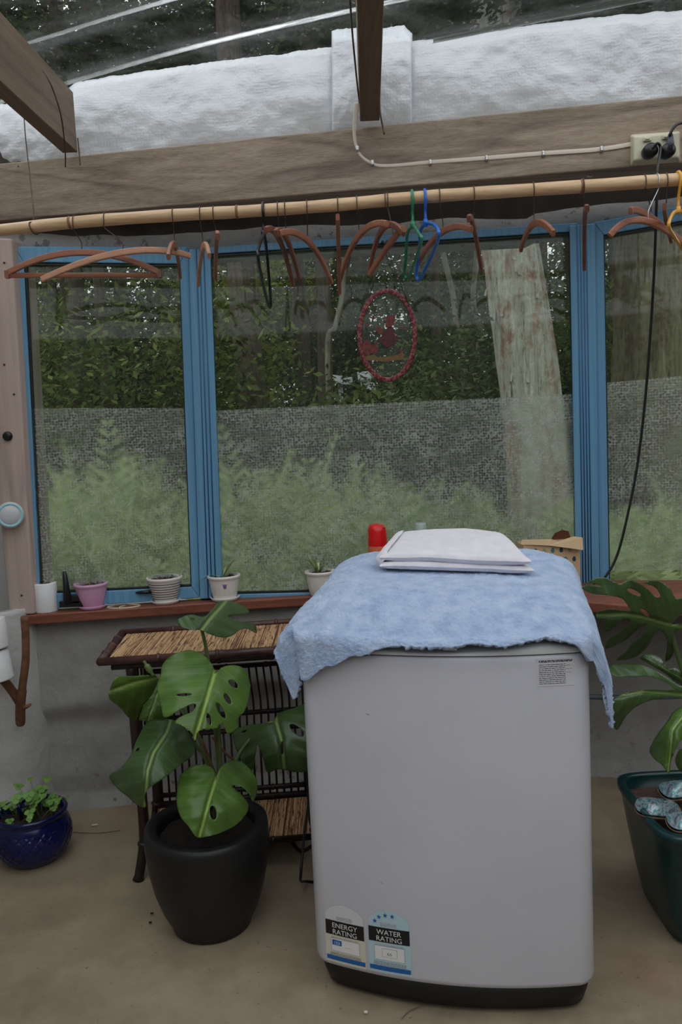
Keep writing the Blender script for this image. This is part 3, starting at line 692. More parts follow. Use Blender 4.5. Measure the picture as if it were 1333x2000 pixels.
m = MB(); m.tube(smooth_path([at(48, 1206, 2.60), at(50, 1240, 2.62), at(50, 1290, 2.64), at(44, 1340, 2.67), at(40, 1378, 2.70), at(40, 1414, 2.73)], 8), [.013]*6+[.0125]*10+[.013]*10+[.016]*8+[.0165]*6+[.014], 14); part('branch', m, M_BARK, br_)
m = MB(); m.tube(smooth_path([at(40, 1375, 2.70), at(24, 1350, 2.68), at(4, 1326, 2.64), at(-40, 1290, 2.60), at(-60, 1180, 2.6)], 8), .0145, 12); part('side_branch', m, M_BARK, br_)
m = MB(); m.tube([at(42, 1383, 2.70), at(52, 1380, 2.69), at(60, 1376, 2.69)], [.009, .007, .005], 8); part('twig_stub', m, M_BARK, br_)
def roll(c, r, h, axis, label, grp=None, hole=.02):
    rr = thing('paper_roll', c, label, 'paper roll', grp); ax = V(axis).normalized(); m = MB()
    N = 40; u = ax.orthogonal().normalized(); w_ = ax.cross(u); prof = [(hole, .002), (r*.97, 0), (r, .004), (r*1.005, h*.5), (r, h-.004), (r*.96, h), (hole, h-.002), (hole, .002)]
    vs = [c+ax*z+(u*math.cos(2*math.pi*k/N)+w_*math.sin(2*math.pi*k/N))*(q+ (.0015*noise.noise(V((k*.4, z*40, 0))) if q > hole else 0)) for q, z in prof for k in range(N)]
    m.add(vs, [(i*N+k, i*N+(k+1) % N, (i+1)*N+(k+1) % N, (i+1)*N+k) for i in range(len(prof)-1) for k in range(N)], True); part('paper', m, M_PAPER, rr)
    m = MB(); vs = [c+ax*z+(u*math.cos(2*math.pi*k/N)+w_*math.sin(2*math.pi*k/N))*q for q, z in ((hole, .0), (hole-.0012, 0), (hole-.0012, h), (hole, h), (hole, 0)) for k in range(N)]
    m.add(vs, [(i*N+k, i*N+(k+1) % N, (i+1)*N+(k+1) % N, (i+1)*N+k) for i in range(4) for k in range(N)], True); part('cardboard_core', m, M_CARDIN, rr)
roll(V((at(92, 1196, 2.88).x, -.12, SZ)), .040, .104, (0, 0, 1), 'white toilet paper roll standing at the left end of the sill')
roll(at(-16, 1268, 2.6), .056, .098, (-.12, .05, 1), 'upper of two white paper rolls on the forked branch at the left edge', 'paper rolls on the forked branch')
roll(at(-7, 1330, 2.6)+V((0, 0, 0)), .056, .098, (-.14, .05, 1), 'lower of two white paper rolls on the forked branch at the left edge', 'paper rolls on the forked branch')

# ------------------------------------------------------------ sill pots
def pot(name, px, y, h, r0, r1, mat, label, saucer=None, ribs=0, lip=.004, plant=None, sx=1):
    c = V((at(px, 1185, 3+y).x, y, SZ)); root = thing(name, c, label, 'plant pot')
    z0 = 0
    if saucer:
        m = MB(); m.lathe([(0, 0), (saucer*.85, 0), (saucer, .012), (saucer*.97, .014), (saucer*.8, .005), (0, .005)], c, 40); part('saucer', m, mat if saucer != 0 else mat, root); z0 = .006
    def fn(p, a, r, z):
        k = 1+ribs*.018*math.cos(a*26)*math.sin(math.pi*min(1, max(0, (z-z0)/h))) if ribs else 1
        return V((p.x*k, p.y*k, p.z))
    th = .005; prof = [(0, z0), (r0*.92, z0), (r0, z0+.006)]+[(lerp(r0, r1, (t/8)**.75), z0+.006+(h-.018)*t/8) for t in range(1, 9)]+[(r1+lip, z0+h-.008), (r1+lip, z0+h), (r1-.002, z0+h), (r1-th, z0+h-.012), (r1*.9-th, z0+h*.6), (0, z0+h*.6)]
    m = MB(); m.lathe(prof, c, 64, fn=fn); part('pot', m, mat, root)
    m = MB(); zz = z0+h-.014; m.lathe([(0, zz+.003), (r1*.5, zz+.001), (r1-th-.001, zz-.002)], c, 30, fn=lambda p, a, r, z: p+V((0, 0, .003*noise.noise(p*90)))); part('soil', m, M_SOIL, root)
    rnd = random.Random(px)
    m = MB()
    for i in range(16):
        a = rnd.random()*6.28; q = rnd.random()**.5*(r1-.014); m.box(c+V((q*math.cos(a), q*math.sin(a), zz+.006)), (.012, .008, .006), rnd.random()*3, rnd.random(), rnd.random())
    part('bark_chips', m, M_BARKCHIP, root)
    return root, c, z0, zz
def blade(m, p, d, L, w_, droop, up=1.0, n=10):
    d = V(d).normalized(); s = V((-d.y, d.x, 0)).normalized(); a = []; b = []
    for k in range(n+1):
        t = k/n; q = p+V((d.x, d.y, 0))*(L*t)+V((0, 0, 1))*(up*L*t-droop*L*t*t); ww = w_*math.sin(math.pi*(.12+.88*t))**.6 if t < 1 else .0003
        a.append(q+s*ww/2); b.append(q-s*ww/2+V((0, 0, .0)))
    m.add(a+b, [(i, i+1, n+2+i, n+1+i) for i in range(n)], True)
r_, c, z0, zz = pot('pink_plant_pot', 181, -.105, .087, .037, .056, M_PINK, 'ribbed pink glazed pot with saucer on the sill beside the latch', saucer=.050, ribs=1)
m = MB(); blade(m, c+V((.004, 0, zz)), (-.3, .1), .028, .005, .3, 1); blade(m, c+V((.006, 0, zz)), (.4, .1), .022, .005, .3, 1); part('seedling', m, M_CLOV, r_)
r_, c, z0, zz = pot('striped_plant_pot', 325, -.066, .090, .040, .0605, M_POTW, 'off-white pot with dark brown rings on the sill', saucer=.054)
for k in range(7):
    t = .12+k*.125; z = z0+.006+.072*t; rr = lerp(.040, .0605, (t)**.75)+.0006; m = MB()
    m.tube([c+V((rr*math.cos(q*math.pi/24), rr*math.sin(q*math.pi/24), z)) for q in range(49)], .0012, 6, cap=False); part('ring_stripe', m, M_STRIPE, r_)
r_, c, z0, zz = pot('flowered_plant_pot', 441, -.064, .086, .042, .0555, M_POTW, 'white pot with violet flower prints holding a small spider plant', saucer=.054)
def print_on(c, a0, z, mat, root, s=1.0, rr=.0535):
    for (du, dz, q) in ((0, 0, .008), (-.008, .006, .005), (.008, .006, .005), (-.004, .011, .004), (.005, .011, .004), (0, -.007, .0055)):
        a = a0+du*s/rr; p = c+V((math.cos(a)*(rr-.0005), math.sin(a)*(rr-.0005), z+dz*s)); nrm = V((math.cos(a), math.sin(a), 0)); m = MB(); m.tube([p, p+nrm*.0022], [q*s, q*s*.7], 12); part('violet_print', m, mat, root)
print_on(c, R_(-80), z0+.055, M_VIOLET, r_, 1.0, .0515); print_on(c, R_(-165), z0+.055, M_VIOLET, r_, 1.0, .0515)
m = MB()
for d, L, wd, dr, up_ in (((-1, .05), .105, .009, 1.1, .8), ((.9, .2), .075, .010, .5, 1.3), ((.4, -.3), .07, .010, .4, 1.5), ((-.2, -.5), .03, .008, .9, 1.2), ((.1, .3), .04, .007, .2, 1.4), ((-.6, .3), .04, .006, .8, 1.2), ((1, -.1), .07, .005, .5, 1.0)): blade(m, c+V((-.006, 0, zz)), d, L, wd, dr, up_)
part('spider_leaves', m, M_SPID, r_, solid=.0006)
r_, c, z0, zz = pot('white_plant_pot', 629, -.06, .09, .040, .052, M_POTW, 'white pot of short spider leaves on the sill beside the washing machine')
m = MB(); rn = random.Random(3)
for k in range(16): a = rn.random()*6.28; blade(m, c+V((-.008, 0, zz)), (math.cos(a), math.sin(a)), rn.uniform(.03, .046), .010, rn.uniform(.1, .9), rn.uniform(1.1, 2.2))
part('spider_leaves', m, M_SPID, r_, solid=.0006)

# bottles and box on the sill
c = V((at(740, 1100, 2.92).x, -.07, SZ)); r_ = thing('spray_can', c, 'aerosol can with bright red cap and orange band behind the towels', 'can')
m = MB(); m.lathe([(0, 0), (.033, 0), (.034, .004), (.034, .150), (.033, .156), (.03, .158), (0, .158)], c, 32); part('body', m, M_WHITE2, r_)
m = MB(); m.lathe([(.0345, .11), (.0347, .112), (.0347, .172), (.0345, .174), (.030, .176), (0, .176)], c, 32); part('orange_band', m, M_ORANGE, r_)
m = MB(); m.lathe([(.0345, .172), (.0348, .176), (.033, .228), (.028, .246), (.012, .252), (0, .253)], c, 32, fn=lambda p, a, r, z: V((p.x, p.y, p.z+(.25*p.x*(-.3) if z > .22 else 0)))); m.box(c+V((.012, -.012, .236)), (.026, .02, .02), .4, .5); part('red_cap', m, M_RED, r_)
m = MB(); m.prism([c+V((x, -.0346+.0004*abs(x)*400*abs(x), z)) for x, z in ((-.02, .118), (.02, .118), (.02, .126), (-.02, .126))], V((0, -.0008, 0))); part('label_text', m, M_STRIPE, r_)
c = V((at(824, 1100, 2.93).x, -.085, SZ)); r_ = thing('clear_bottle', c, 'clear plastic bottle with pale cap standing behind the white towel', 'bottle')
t = NT('clear_plastic'); tr = t.n('BsdfTransparent'); tr.inputs[0].default_value = (.86, .92, .92, 1); gl = t.pbr((.75, .82, .84, 1), .1, 0); M_CLR = t.done(t.mixsh(.28, tr, gl))
m = MB(); m.lathe([(0, 0), (.048, 0), (.05, .006), (.05, .185), (.044, .205), (.028, .218), (.02, .223), (.018, .228)], c, 36); part('bottle_body', m, M_CLR, r_)
m = MB(); m.lathe([(.0225, .222), (.0205, .246), (.018, .250), (0, .250)], c, 28); t = NT('pale_cap'); part('cap', m, simple('pale_green_cap', srgb(164, 178, 172), .35), r_)
# tissue-style carton
def carton():
    c = V((.0, -.085, SZ)); xa = at(1015, 1060, 2.91).x; xb = at(1122, 1060, 2.91).x; top = at(1060, 1062, 2.86).z
    r_ = thing('cardboard_carton', V(((xa+xb)/2, -.085, SZ)), 'open brown cardboard carton with teal and green drops on the sill', 'box')
    y0, y1 = -.155, -.055; th = .003; m = MB()
    for q in ([(xa, y0), (xb, y0)], [(xa, y1), (xb, y1)]): m.box(((xa+xb)/2, q[0][1], (SZ+top)/2), (xb-xa, th, top-SZ))
    for x in (xa, xb): m.box((x, (y0+y1)/2, (SZ+top)/2), (th, y1-y0, top-SZ))
    m.box(((xa+xb)/2, (y0+y1)/2, SZ+.003), (xb-xa, y1-y0, th)); part('carton_wall', m, M_CARD, r_)
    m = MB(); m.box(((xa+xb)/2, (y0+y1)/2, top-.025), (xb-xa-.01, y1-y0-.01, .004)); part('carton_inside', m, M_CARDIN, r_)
    # folded flaps
    m = MB(); m.prism([V((xa-.01, y0-.004, top+.004)), V((xa+.09, y0-.01, top-.004)), V((xb+.004, y0-.03, top-.022)), V((xb+.008, y0-.012, top+.018)), V((xb-.02, y0, top+.022)), V((xb-.075, y0+.002, top+.006)), V((xa+.1, y0, top+.016)), V((xa-.005, y0+.002, top+.018))], V((0, .002, .001))); part('front_flap', m, M_CARD, r_)
    m = MB(); m.prism([V((xb-.075, y1, top)), V((xb, y1, top)), V((xb-.012, y1-.01, top+.03)), V((xb-.035, y1-.012, top+.036)), V((xb-.06, y1-.01, top+.026))], V((0, .002, 0))); part('back_flap', m, M_CARDIN, r_)
    rn = random.Random(5); mats = [M_TEAL, M_SAGE, M_NAVY]
    for i in range(7):
        for j in range(4):
            x = xa+.012+i*.03+(.015 if j % 2 else 0); z = top-.022-j*.034
            if x > xb-.01: continue
            w_ = .0075; m = MB(); m.prism([V((x+w_*math.sin(a)*(.5+.5*math.cos(a*.5)), y0-.0016, z-.0095*math.cos(a))) for a in [k*math.pi/8 for k in range(-8, 8)]][::1], V((0, -.0006, 0)))
            part('drop_print', m, mats[(i*2+j) % 3], r_)
carton()
# ------------------------------------------------------------ washing machine
MC = V((.2675, -.905, 0)); MY = -.21; MR = Matrix.Rotation(MY, 3, 'Z'); HW = .327; HD = .30
def yf(x):       # front surface depth in machine space
    y = -.325-.05*(1-(x/HW)**2)+.0225
    e = HW-abs(x)
    if e < .035: y += .035-math.sqrt(max(0, .035**2-(.035-e)**2))
    return y
def ml(x, y, z): return MC+MR@V((x, y, z))
wm = thing('washing_machine', MC, 'large white top-loading washing machine on a black base', 'washing machine')
def ring_pts(z, sh=0.0, n=60):
    out = []; w_ = HW-sh
    for k in range(n+1): x = -w_+2*w_*(.5-.5*math.cos(math.pi*k/n)); out.append((x, yf(x*HW/w_)+sh))
    b = HD-sh; r = .03
    for k in range(7): a = math.pi/2*k/6; out.append((w_-r+r*math.cos(a), b-r+r*math.sin(a)))
    for k in range(7): a = math.pi/2+math.pi/2*k/6; out.append((-w_+r+r*math.cos(a), b-r+r*math.sin(a)))
    return [ml(x, y, z) for x, y in out]
def skirt(levels, capt=True, capb=False):
    m = MB(); n = 0
    for z, sh in levels: q = ring_pts(z, sh); n = len(q); m.v += q
    for i in range(len(levels)-1):
        for k in range(n): m.f.append([i*n+k, i*n+(k+1) % n, (i+1)*n+(k+1) % n, (i+1)*n+k]); m.sm.append(True)
    if capt: m.f.append(list(range((len(levels)-1)*n, len(levels)*n))); m.sm.append(False)
    if capb: m.f.append(list(range(n))[::-1]); m.sm.append(False)
    return m
part('cabinet', skirt([(.078, .02), (.074, .010), (.078, .003), (.09, 0), (.825, 0), (.841, .001), (.845, .004)], True, True), M_WHITE, wm)
part('base', skirt([(.012, .030), (.014, .022), (.05, .013), (.078, .012)], True, True), M_BASE, wm)
for sx_, sy_ in ((-1, -1), (1, -1), (-1, 1), (1, 1)):
    m = MB(); c = ml(sx_*.235, sy_*.215-.02, 0); m.lathe([(0, 0), (.034, 0), (.036, .006), (.030, .02), (.03, .04), (0, .04)], c, 20); part('foot', m, M_BASE, wm)
# top deck rising to the back
def topz(y):      # machine space depth -> top height
    P = [(-.40, .868), (-.34, .878), (-.27, .922), (-.18, .955), (.0, .975), (.20, .998), (.27, 1.004), (.31, 1.0)]
    for (a, za), (b, zb) in zip(P, P[1:]):
        if y <= b: t = max(0, (y-a)/(b-a)); return lerp(za, zb, t)
    return P[-1][1]
m = MB(); N = 40; q0 = ring_pts(.848, .002); inv = MR.transposed(); q1 = []
for p in q0:
    l = inv@(p-MC); z = topz(l.y*.97)-.024; rc = max(0, math.hypot(max(0, abs(l.x)-(HW-.16)), max(0, l.y-.10))-.05); z -= min(.08, rc*rc*3.0); q1.append(ml(l.x*.965, l.y*.975, z))
n = len(q0); qm = [a.lerp(b, .8)+ (a-b)*0 for a, b in zip(q0, q1)]; qm = [V((a.x, a.y, m_.z)) for a, m_ in zip(q0, qm)]
m.v = q0+qm+q1
for i in range(2):
    for k in range(n): m.f.append([i*n+k, i*n+(k+1) % n, (i+1)*n+(k+1) % n, (i+1)*n+k]); m.sm.append(True)
c0 = ml(0, .0, topz(0)-.02); m.v.append(c0)
for k in range(n): m.f.append([2*n+k, 2*n+(k+1) % n, 3*n]); m.sm.append(False)
part('top_deck', m, M_WHITE2, wm)
m = MB(); m.box(ml(.03, -.354, .866), (.03, .006, .006), MY); part('lid_latch', m, M_WHITE2, wm)
# stickers
def face(x, z, e=.0009): 
    y = yf(x); return ml(x, y-e, z)
def sheet(x0, x1, z0, z1, e, name, mat, parent, lab=None, n=14):
    m = MB(); m.grid(n, 2, lambda u, v: face(lerp(x0, x1, u), lerp(z0, z1, v), e)); o = part(name, m, mat, wm, parent=parent, recalc=False)
    if lab: o['label'] = lab
    return o
def mx(px, py):      # pixel -> machine x,z on the front
    d = ray(px, py); lo, hi = 1.4, 2.4
    for _ in range(40):
        mid = (lo+hi)/2; p = CAM+d*(mid/d.y); l = inv@(p-MC)
        if l.y < yf(max(-HW, min(HW, l.x))): lo = mid
        else: hi = mid
    return l.x, p.z
P_BLK = simple('black_ink', srgb(16, 16, 18), .5); P_BLU = simple('blue_ink', srgb(24, 92, 160), .5); P_CRM = simple('cream_sticker', srgb(206, 202, 188), .45); P_AQ = simple('pale_aqua_sticker', srgb(176, 202, 212), .45)
P_WHT = simple('white_ink', srgb(224, 222, 224), .45); P_GRY = simple('grey_ink', srgb(120, 112, 112), .6); P_RED = simple('faded_red_ink', srgb(170, 112, 112), .6); P_CLR = simple('clear_sticker', srgb(204, 204, 210), .35)
def arcsheet(xc, w_, z0, r, e, name, mat, parent):
    m = MB(); m.grid(16, 6, lambda u, v: face(xc+(u-.5)*w_, z0+r*math.sqrt(max(0, 1-((u-.5)*2*.93)**2))*v, e)); return part(name, m, mat, wm, parent=parent, recalc=False)
def lines(x0, x1, z0, z1, k, mat, parent, e=.0022, seed=1, th=.0009):
    rn = random.Random(seed); m = MB()
    for i in range(k):
        z = lerp(z1, z0, (i+.5)/k); x = x0
        while x < x1:
            w_ = rn.uniform(.002, .009); w_ = min(w_, x1-x)
            m.add([face(x, z-th/2, e), face(x+w_, z-th/2, e), face(x+w_, z+th/2, e), face(x, z+th/2, e)], [(0, 1, 2, 3)]); x += w_+rn.uniform(.0008, .002)
    return part('fine_print', m, mat, wm, parent=parent, recalc=False)
def txt(s, xc, z, size, mat, parent, e=.0026):
    return part('lettering', text_mb(s, size, lambda x, y: face(xc+x, z+y, e)), mat, wm, parent=parent, recalc=False)
def rating(xa, xb, ztop, zbot, word, paper, num, label, aqua):
    zbot = max(zbot, .094)
    w_ = xb-xa; H = ztop-zbot; xc = (xa+xb)/2
    st = sheet(xa-.002, xb+.002, zbot-.006, ztop, .0008, 'sticker', paper, wm, label)
    arcsheet(xc, w_*.98, ztop, .042, .0008, 'sticker_arch', P_AQ if aqua else P_CLR, st)
    sheet(xa, xb, ztop-.036, ztop, .0014, 'black_band', P_BLK, st)
    txt(word, xc, ztop-.0165, .0172, P_WHT, st); txt('RATING', xc, ztop-.0325, .0172, P_WHT, st)
    sheet(xa, xb, zbot, zbot+.011, .0014, 'blue_band', P_BLU, st)
    zb0, zb1 = lerp(zbot, ztop-.036, .38), lerp(zbot, ztop-.036, .86)
    sheet(xa+w_*.13, xb-w_*.13, zb0-.0006, zb1+.0006, .0012, 'box_outline', P_GRY, st); sheet(xa+w_*.13+.0007, xb-w_*.13-.0007, zb0, zb1, .0016, 'white_box', P_WHT if not aqua else P_WHT, st)
    lines(xa+w_*.1, xb-w_*.1, zbot+.012, zb0-.004, 4, P_GRY, st, seed=4); lines(xc-.02, xc+.02, ztop+.003, ztop+.013, 3, P_RED if aqua else P_GRY, st, seed=5); lines(xa+w_*.15, xb-w_*.15, zb1+.002, zb1+.005, 1, P_GRY, st, seed=6)
    if aqua:
        sheet(xc-.018, xc+.018, zb0+.008, zb1-.005, .0019, 'inner_outline', P_GRY, st); sheet(xc-.0174, xc+.0174, zb0+.0086, zb1-.0056, .0022, 'inner_box', P_WHT, st)
        txt(num, xc, (zb0+zb1)/2-.004, .012, P_GRY, st); 
        for k, a in enumerate((155, 128, 101, 74)):
            cx, cz = xc+.034*math.cos(R_(a))*1.05-.0, ztop+.002+.030*math.sin(R_(a)); m = MB(); q = []
            for i in range(10): rr = .0062 if i % 2 == 0 else .0025; t = math.pi/2+i*math.pi/5; q.append(face(cx+rr*math.cos(t), cz+rr*math.sin(t), .0024))
            m.add(q+[face(cx, cz, .0024)], [(i, (i+1) % 10, 10) for i in range(10)]); part('star', m, P_BLU, wm, parent=st, recalc=False)
    else:
        sheet(xa+w_*.16, xa+w_*.16+.024, zb1-.016, zb1-.003, .0020, 'number_patch', P_BLU, st); txt(num, xa+w_*.16+.012, zb1-.0135, .0105, P_WHT, st)
        lines(xc, xc+.014, zb0+.012, zb0+.015, 1, P_GRY, st, seed=8)
x0, z0 = mx(636, 1791); x1, z1 = mx(711, 1812); _, zb = mx(677, 1893)
print('sticker', x0, x1, z0, zb)
rating(x0, x1, (z0+z1)/2, zb, 'ENERGY', P_CRM, '153', 'cream energy rating sticker with black band', False)
x0, z0 = mx(720, 1808); x1, z1 = mx(800, 1817); _, zb = mx(762, 1897)
rating(x0, x1, (z0+z1)/2, zb, 'WATER', P_AQ, '66', 'pale blue water rating sticker with four stars', True)
xa_, za_ = mx(1053, 1290); xb_, zb_ = mx(1119, 1334)
st = sheet(xa_-.004, xb_+.003, zb_-.004, za_+.004, .0007, 'sticker', P_CLR, wm, 'clear sticker with small dark print')
lines(xa_, xb_, za_-.005, za_, 2, P_BLK, st, .0014, 21, .0017); lines(xa_, lerp(xa_, xb_, .8), zb_, za_-.008, 11, simple('dark_grey_ink', srgb(70, 66, 70), .6), st, .0014, 22, .0012)
lines(lerp(xa_, xb_, .82), xb_, zb_+.022, za_-.009, 3, P_GRY, st, .0014, 23)
# little scuffs
m = MB(); 
for a, b in (((712, 1393), (722, 1395)), ((742, 1722), (748, 1724))):
    x, z = mx(*a); xx, zz_ = mx(*b); m.add([face(x, z, .0008), face(xx, zz_, .0008), face(xx, zz_-.002, .0008)], [(0, 1, 2)])
part('scuff_mark', m, P_GRY, wm, recalc=False)

# ------------------------------------------------------------ towels
def frontlen(u):
    P = [(0, .125), (.06, .128), (.12, .118), (.20, .085), (.28, .050), (.36, .028), (.55, .018), (.70, .022), (.80, .014), (.86, .026), (.93, .095), (1, .125)]
    for (a, za), (b, zb) in zip(P, P[1:]):
        if u <= b: t = (u-a)/(b-a); t = t*t*(3-2*t); return lerp(za, zb, t)
    return P[-1][1]
def blue(u, v):
    # u across (left->right), v back->front ; arc-length coordinates on the machine
    SL, SR = .055, .075
    x = lerp(-HW-SL-.02*v, HW+SR, u); yb = .325; fe = yf(max(-HW, min(HW, x)))-.004
    L = (yb-fe)+frontlen(u); s = v*L; y = yb-s; dropf = max(0, fe-y); y2 = max(y, fe)
    ex = abs(x)-(HW-.02); sg = 1 if x > 0 else -1
    z = topz(y2*.98)+.004
    if y2 < -.27: pass
    X = x
    dz = 0
    if ex > 0:
        k = ex; rr = .035; 
        if k < rr*1.4: dz = rr*(1-math.cos(k/rr)); X = sg*((HW-.02)+rr*math.sin(k/rr)*1.0)
        else: dz = rr*(1-math.cos(1.4))+(k-rr*1.4)*.93; X = sg*((HW-.02)+rr*math.sin(1.4)+(k-rr*1.4)*.35)
        if y2 > -.1: X = sg*(abs(X)-.008*0)
        flare = max(0, min(1, (-.02-y2)/.33)); X += sg*flare*.05*min(1, ex/.05) if sg < 0 else flare*.02*min(1, ex/.05)
        if sg < 0: dz *= 1-.85*flare; X += min(1, ex/.05)*.045*min(1.2, dropf/.11)
    bk = max(0, y2-.24); dz += bk*bk*6
    Y = y2
    rc = max(0, math.hypot(max(0, abs(x)-(HW-.16)), max(0, y2-.10))-.05); dz += min(.07, rc*rc*2.6)
    if dropf > 0:
        rr = .022; k = dropf
        if k < rr*1.45: dz += rr*(1-math.cos(k/rr)); Y = fe - rr*math.sin(k/rr)
        else: dz += rr*(1-math.cos(1.45))+(k-rr*1.45)*.97; Y = fe-rr*math.sin(1.45)-.012*math.sin((k-rr)*9)*0-(k-rr*1.45)*.08
        corner = max(0, ex)/.06
    rip = .006*noise.noise(V((x*5, y*5, 3)))+.003*noise.noise(V((x*14, y*14, 9)))
    fold = .007*math.exp(-((x+.14+.5*(y+.25))/.035)**2)*max(0, min(1, (-.05-y2)*5))+.005*math.exp(-((x+.02+.9*(y+.25))/.03)**2)*max(0, min(1, (-.1-y2)*5))
    fz = .0030*noise.noise(V((x*150, y*150, dropf*150)))+.0018*noise.noise(V((x*60, y*60, dropf*60)))
    return ml(X, Y-(.004 if dropf > 0 else 0)-fz*.6*(1 if dropf > 0 else 0)-(abs(rip)*.7 if dropf > 0 else 0), z-dz+max(0, rip)+fold+fz+.003)
m = MB(); m.grid(330, 300, blue); single('blue_towel', m, M_TOWB, 'fluffy light blue towel draped over the washing machine', 'towel', solid=.009)
# white folded towel
def wt():
    m = MB(); A = inv@(atz(738, 1110, .985)-MC); B = inv@(atz(1044, 1110, .99)-MC)
    x0, x1, ya, yb = A.x, B.x, (A.y+B.y)/2, (A.y+B.y)/2+.235
    slope = (B.y-A.y)/(B.x-A.x)
    zs = lambda x, y: topz(y)+.014+.012*math.exp(-((x-.04)/.12)**2)*min(1, max(0, (y-ya)*8))
    def layer(zo, th, xl, xr, seed, soft):
        def f(u, v):
            a = 2*math.pi*u; cx = math.copysign(abs(math.cos(a))**.35, math.cos(a)); cz = math.copysign(abs(math.sin(a))**.75, math.sin(a))
            t = .5+.5*cx; x = lerp(xl, xr-.20*max(0, v)**1.0*.35, t)+.02*v*(1-t)
            y = lerp(ya, yb, v)+slope*(x-x0)+.004*math.sin(x*14+seed)
            e = min(v, 1-v)/.05; k = math.sqrt(max(0, 1-(1-min(1, e))**2))
            z = zs(x, y)+zo+th/2+cz*th/2*max(.02, k)
            z += .004*noise.noise(V((x*9, y*9, seed)))+.0009*noise.noise(V((x*260, y*260, z*260)))
            return ml(x, y, z)
        m.grid(110, 70, f)
    layer(.0, .022, x0+.01, x1, 1.0, 0); layer(.021, .024, x0+.01, x1-.006, 2.0, 0)
    def g(u, v):     # the fold that joins the layers at the left, swelling towards the viewer
        a = math.pi/2+math.pi*u; y = lerp(ya-.002, yb, v)+slope*.0; e = min(v, 1-v)/.09; k = math.sqrt(max(0, 1-(1-min(1, e))**2))
        x = x0+.030+.034*math.cos(a)*max(.3, k)+.02*v; z = zs(x, y)+.0235+.0245*math.sin(a)*max(.1, k)+.002*noise.noise(V((u*4, v*6, 0))); return ml(x, y, z)
    m.grid(24, 60, g)
    return single('white_towel', m, M_TOWW, 'folded white towel lying on top of the blue towel', 'towel')
wt()

# ------------------------------------------------------------ cane table
TZ = .70
tA = atz(193, 1293, TZ); tB = atz(600, 1266, TZ); tdir = (tB-tA); tdir.z = 0; tdir.normalize(); TL = .70
tback = V((-tdir.y, tdir.x, 0)); TD = .355
tbl = thing('cane_plant_table', V((tA.x+.3, tA.y+.15, 0)), 'dark cane side table with split reed top against the wall', 'table')
def tp(x, y, z): return tA+tdir*x+tback*y+V((0, 0, z-TZ))
m = MB(); m.add([tp(.02, .02, TZ), tp(TL-.02, .02, TZ), tp(TL-.02, TD-.02, TZ), tp(.02, TD-.02, TZ)], [(0, 1, 2, 3)])
m = MB()
nx = 120
for i in range(nx):
    xa = lerp(.022, TL-.022, i/nx); xb = lerp(.022, TL-.022, (i+.92)/nx); zt = TZ+.0015*noise.noise(V((i*.7, 0, 0)))
    m.hexa([tp(xa, .02, zt), tp(xb, .02, zt), tp(xb, TD-.02, zt), tp(xa, TD-.02, zt)], [tp(xa, .02, zt-.006), tp(xb, .02, zt-.006), tp(xb, TD-.02, zt-.006), tp(xa, TD-.02, zt-.006)])
# table-space object: rotate reed texture along the table by building in table axes
part('reed_top', m, M_REED, tbl)
def cane(pts, r, name, mat=None, par=None):
    m = MB(); P = [V(p) for p in pts]; m.tube(P, r, 10); 
    for i in range(1, 4):
        q = P[0].lerp(P[-1], i/4.0) if len(P) == 2 else None
        if q is not None and (P[-1]-P[0]).length > .2:
            d = (P[-1]-P[0]).normalized(); m.tube([q-d*.006, q-d*.002, q+d*.002, q+d*.006], [r, r*1.22, r*1.22, r], 10)
    return part(name, m, mat or M_CANEB, tbl, parent=par)
for a, b in ((tp(0, 0, TZ), tp(TL, 0, TZ)), (tp(0, TD, TZ), tp(TL, TD, TZ)), (tp(.004, 0, TZ), tp(.004, TD, TZ)), (tp(TL-.004, 0, TZ), tp(TL-.004, TD, TZ))): cane([a, b], .0125, 'edge_cane', M_CANE)
cane([tp(.03, .03, TZ-.025), tp(TL-.03, .03, TZ-.025)], .011, 'apron_rail'); cane([tp(.03, TD-.03, TZ-.025), tp(TL-.03, TD-.03, TZ-.025)], .011, 'apron_rail')
for x, sgn in ((.085, -1), (TL-.085, 1)):
    for y, sy_ in ((.04, -1), (TD-.04, 1)):
        p = smooth_path([tp(x, y, TZ-.02), tp(x+.0, y, .45), tp(x-sgn*.004, y, .18), tp(x+sgn*.004, y+sy_*.004, .09), tp(x+sgn*.022, y+sy_*.015, .0)], 8)
        m = MB(); m.tube(p, [.0165]*20+[.015]*(len(p)-21)+[.019], 12)
        for k in (10, 22): d = (p[k+1]-p[k]).normalized(); m.tube([p[k]-d*.007, p[k]-d*.002, p[k]+d*.002, p[k]+d*.007], [.0155, .019, .019, .0155], 12)
        part('leg', m, M_CANEB, tbl)
# rear slatted screen with an arched upper part
sb = TD-.04
for z in (.57, .405, .345, .135, .105): cane([tp(.085, sb, z), tp(TL-.085, sb, z)], .009, 'rail')
for i in range(21):
    x = lerp(.105, TL-.105, i/20); bend = .02*math.sin((i/20)*math.pi)
    p = smooth_path([tp(x, sb, .57), tp(x+.006, sb-.012-bend, .51), tp(x+.010, sb-.008, .44), tp(x+.008, sb, .345)], 5); m = MB(); m.tube(p, .0038, 6); part('slat', m, M_CANEB, tbl)
    m = MB(); m.tube([tp(x, sb, .345), tp(x, sb, .105)], .0038, 6); part('slat', m, M_CANEB, tbl)
for y in (.04, TD-.04):
    for z in (.085,): cane([tp(.085, y, z), tp(TL-.085, y, z)], .010, 'shelf_rail')
for x in (.085, TL-.085):
    for z in (.085, .38): cane([tp(x, .04, z), tp(x, TD-.04, z)], .010, 'side_rail')
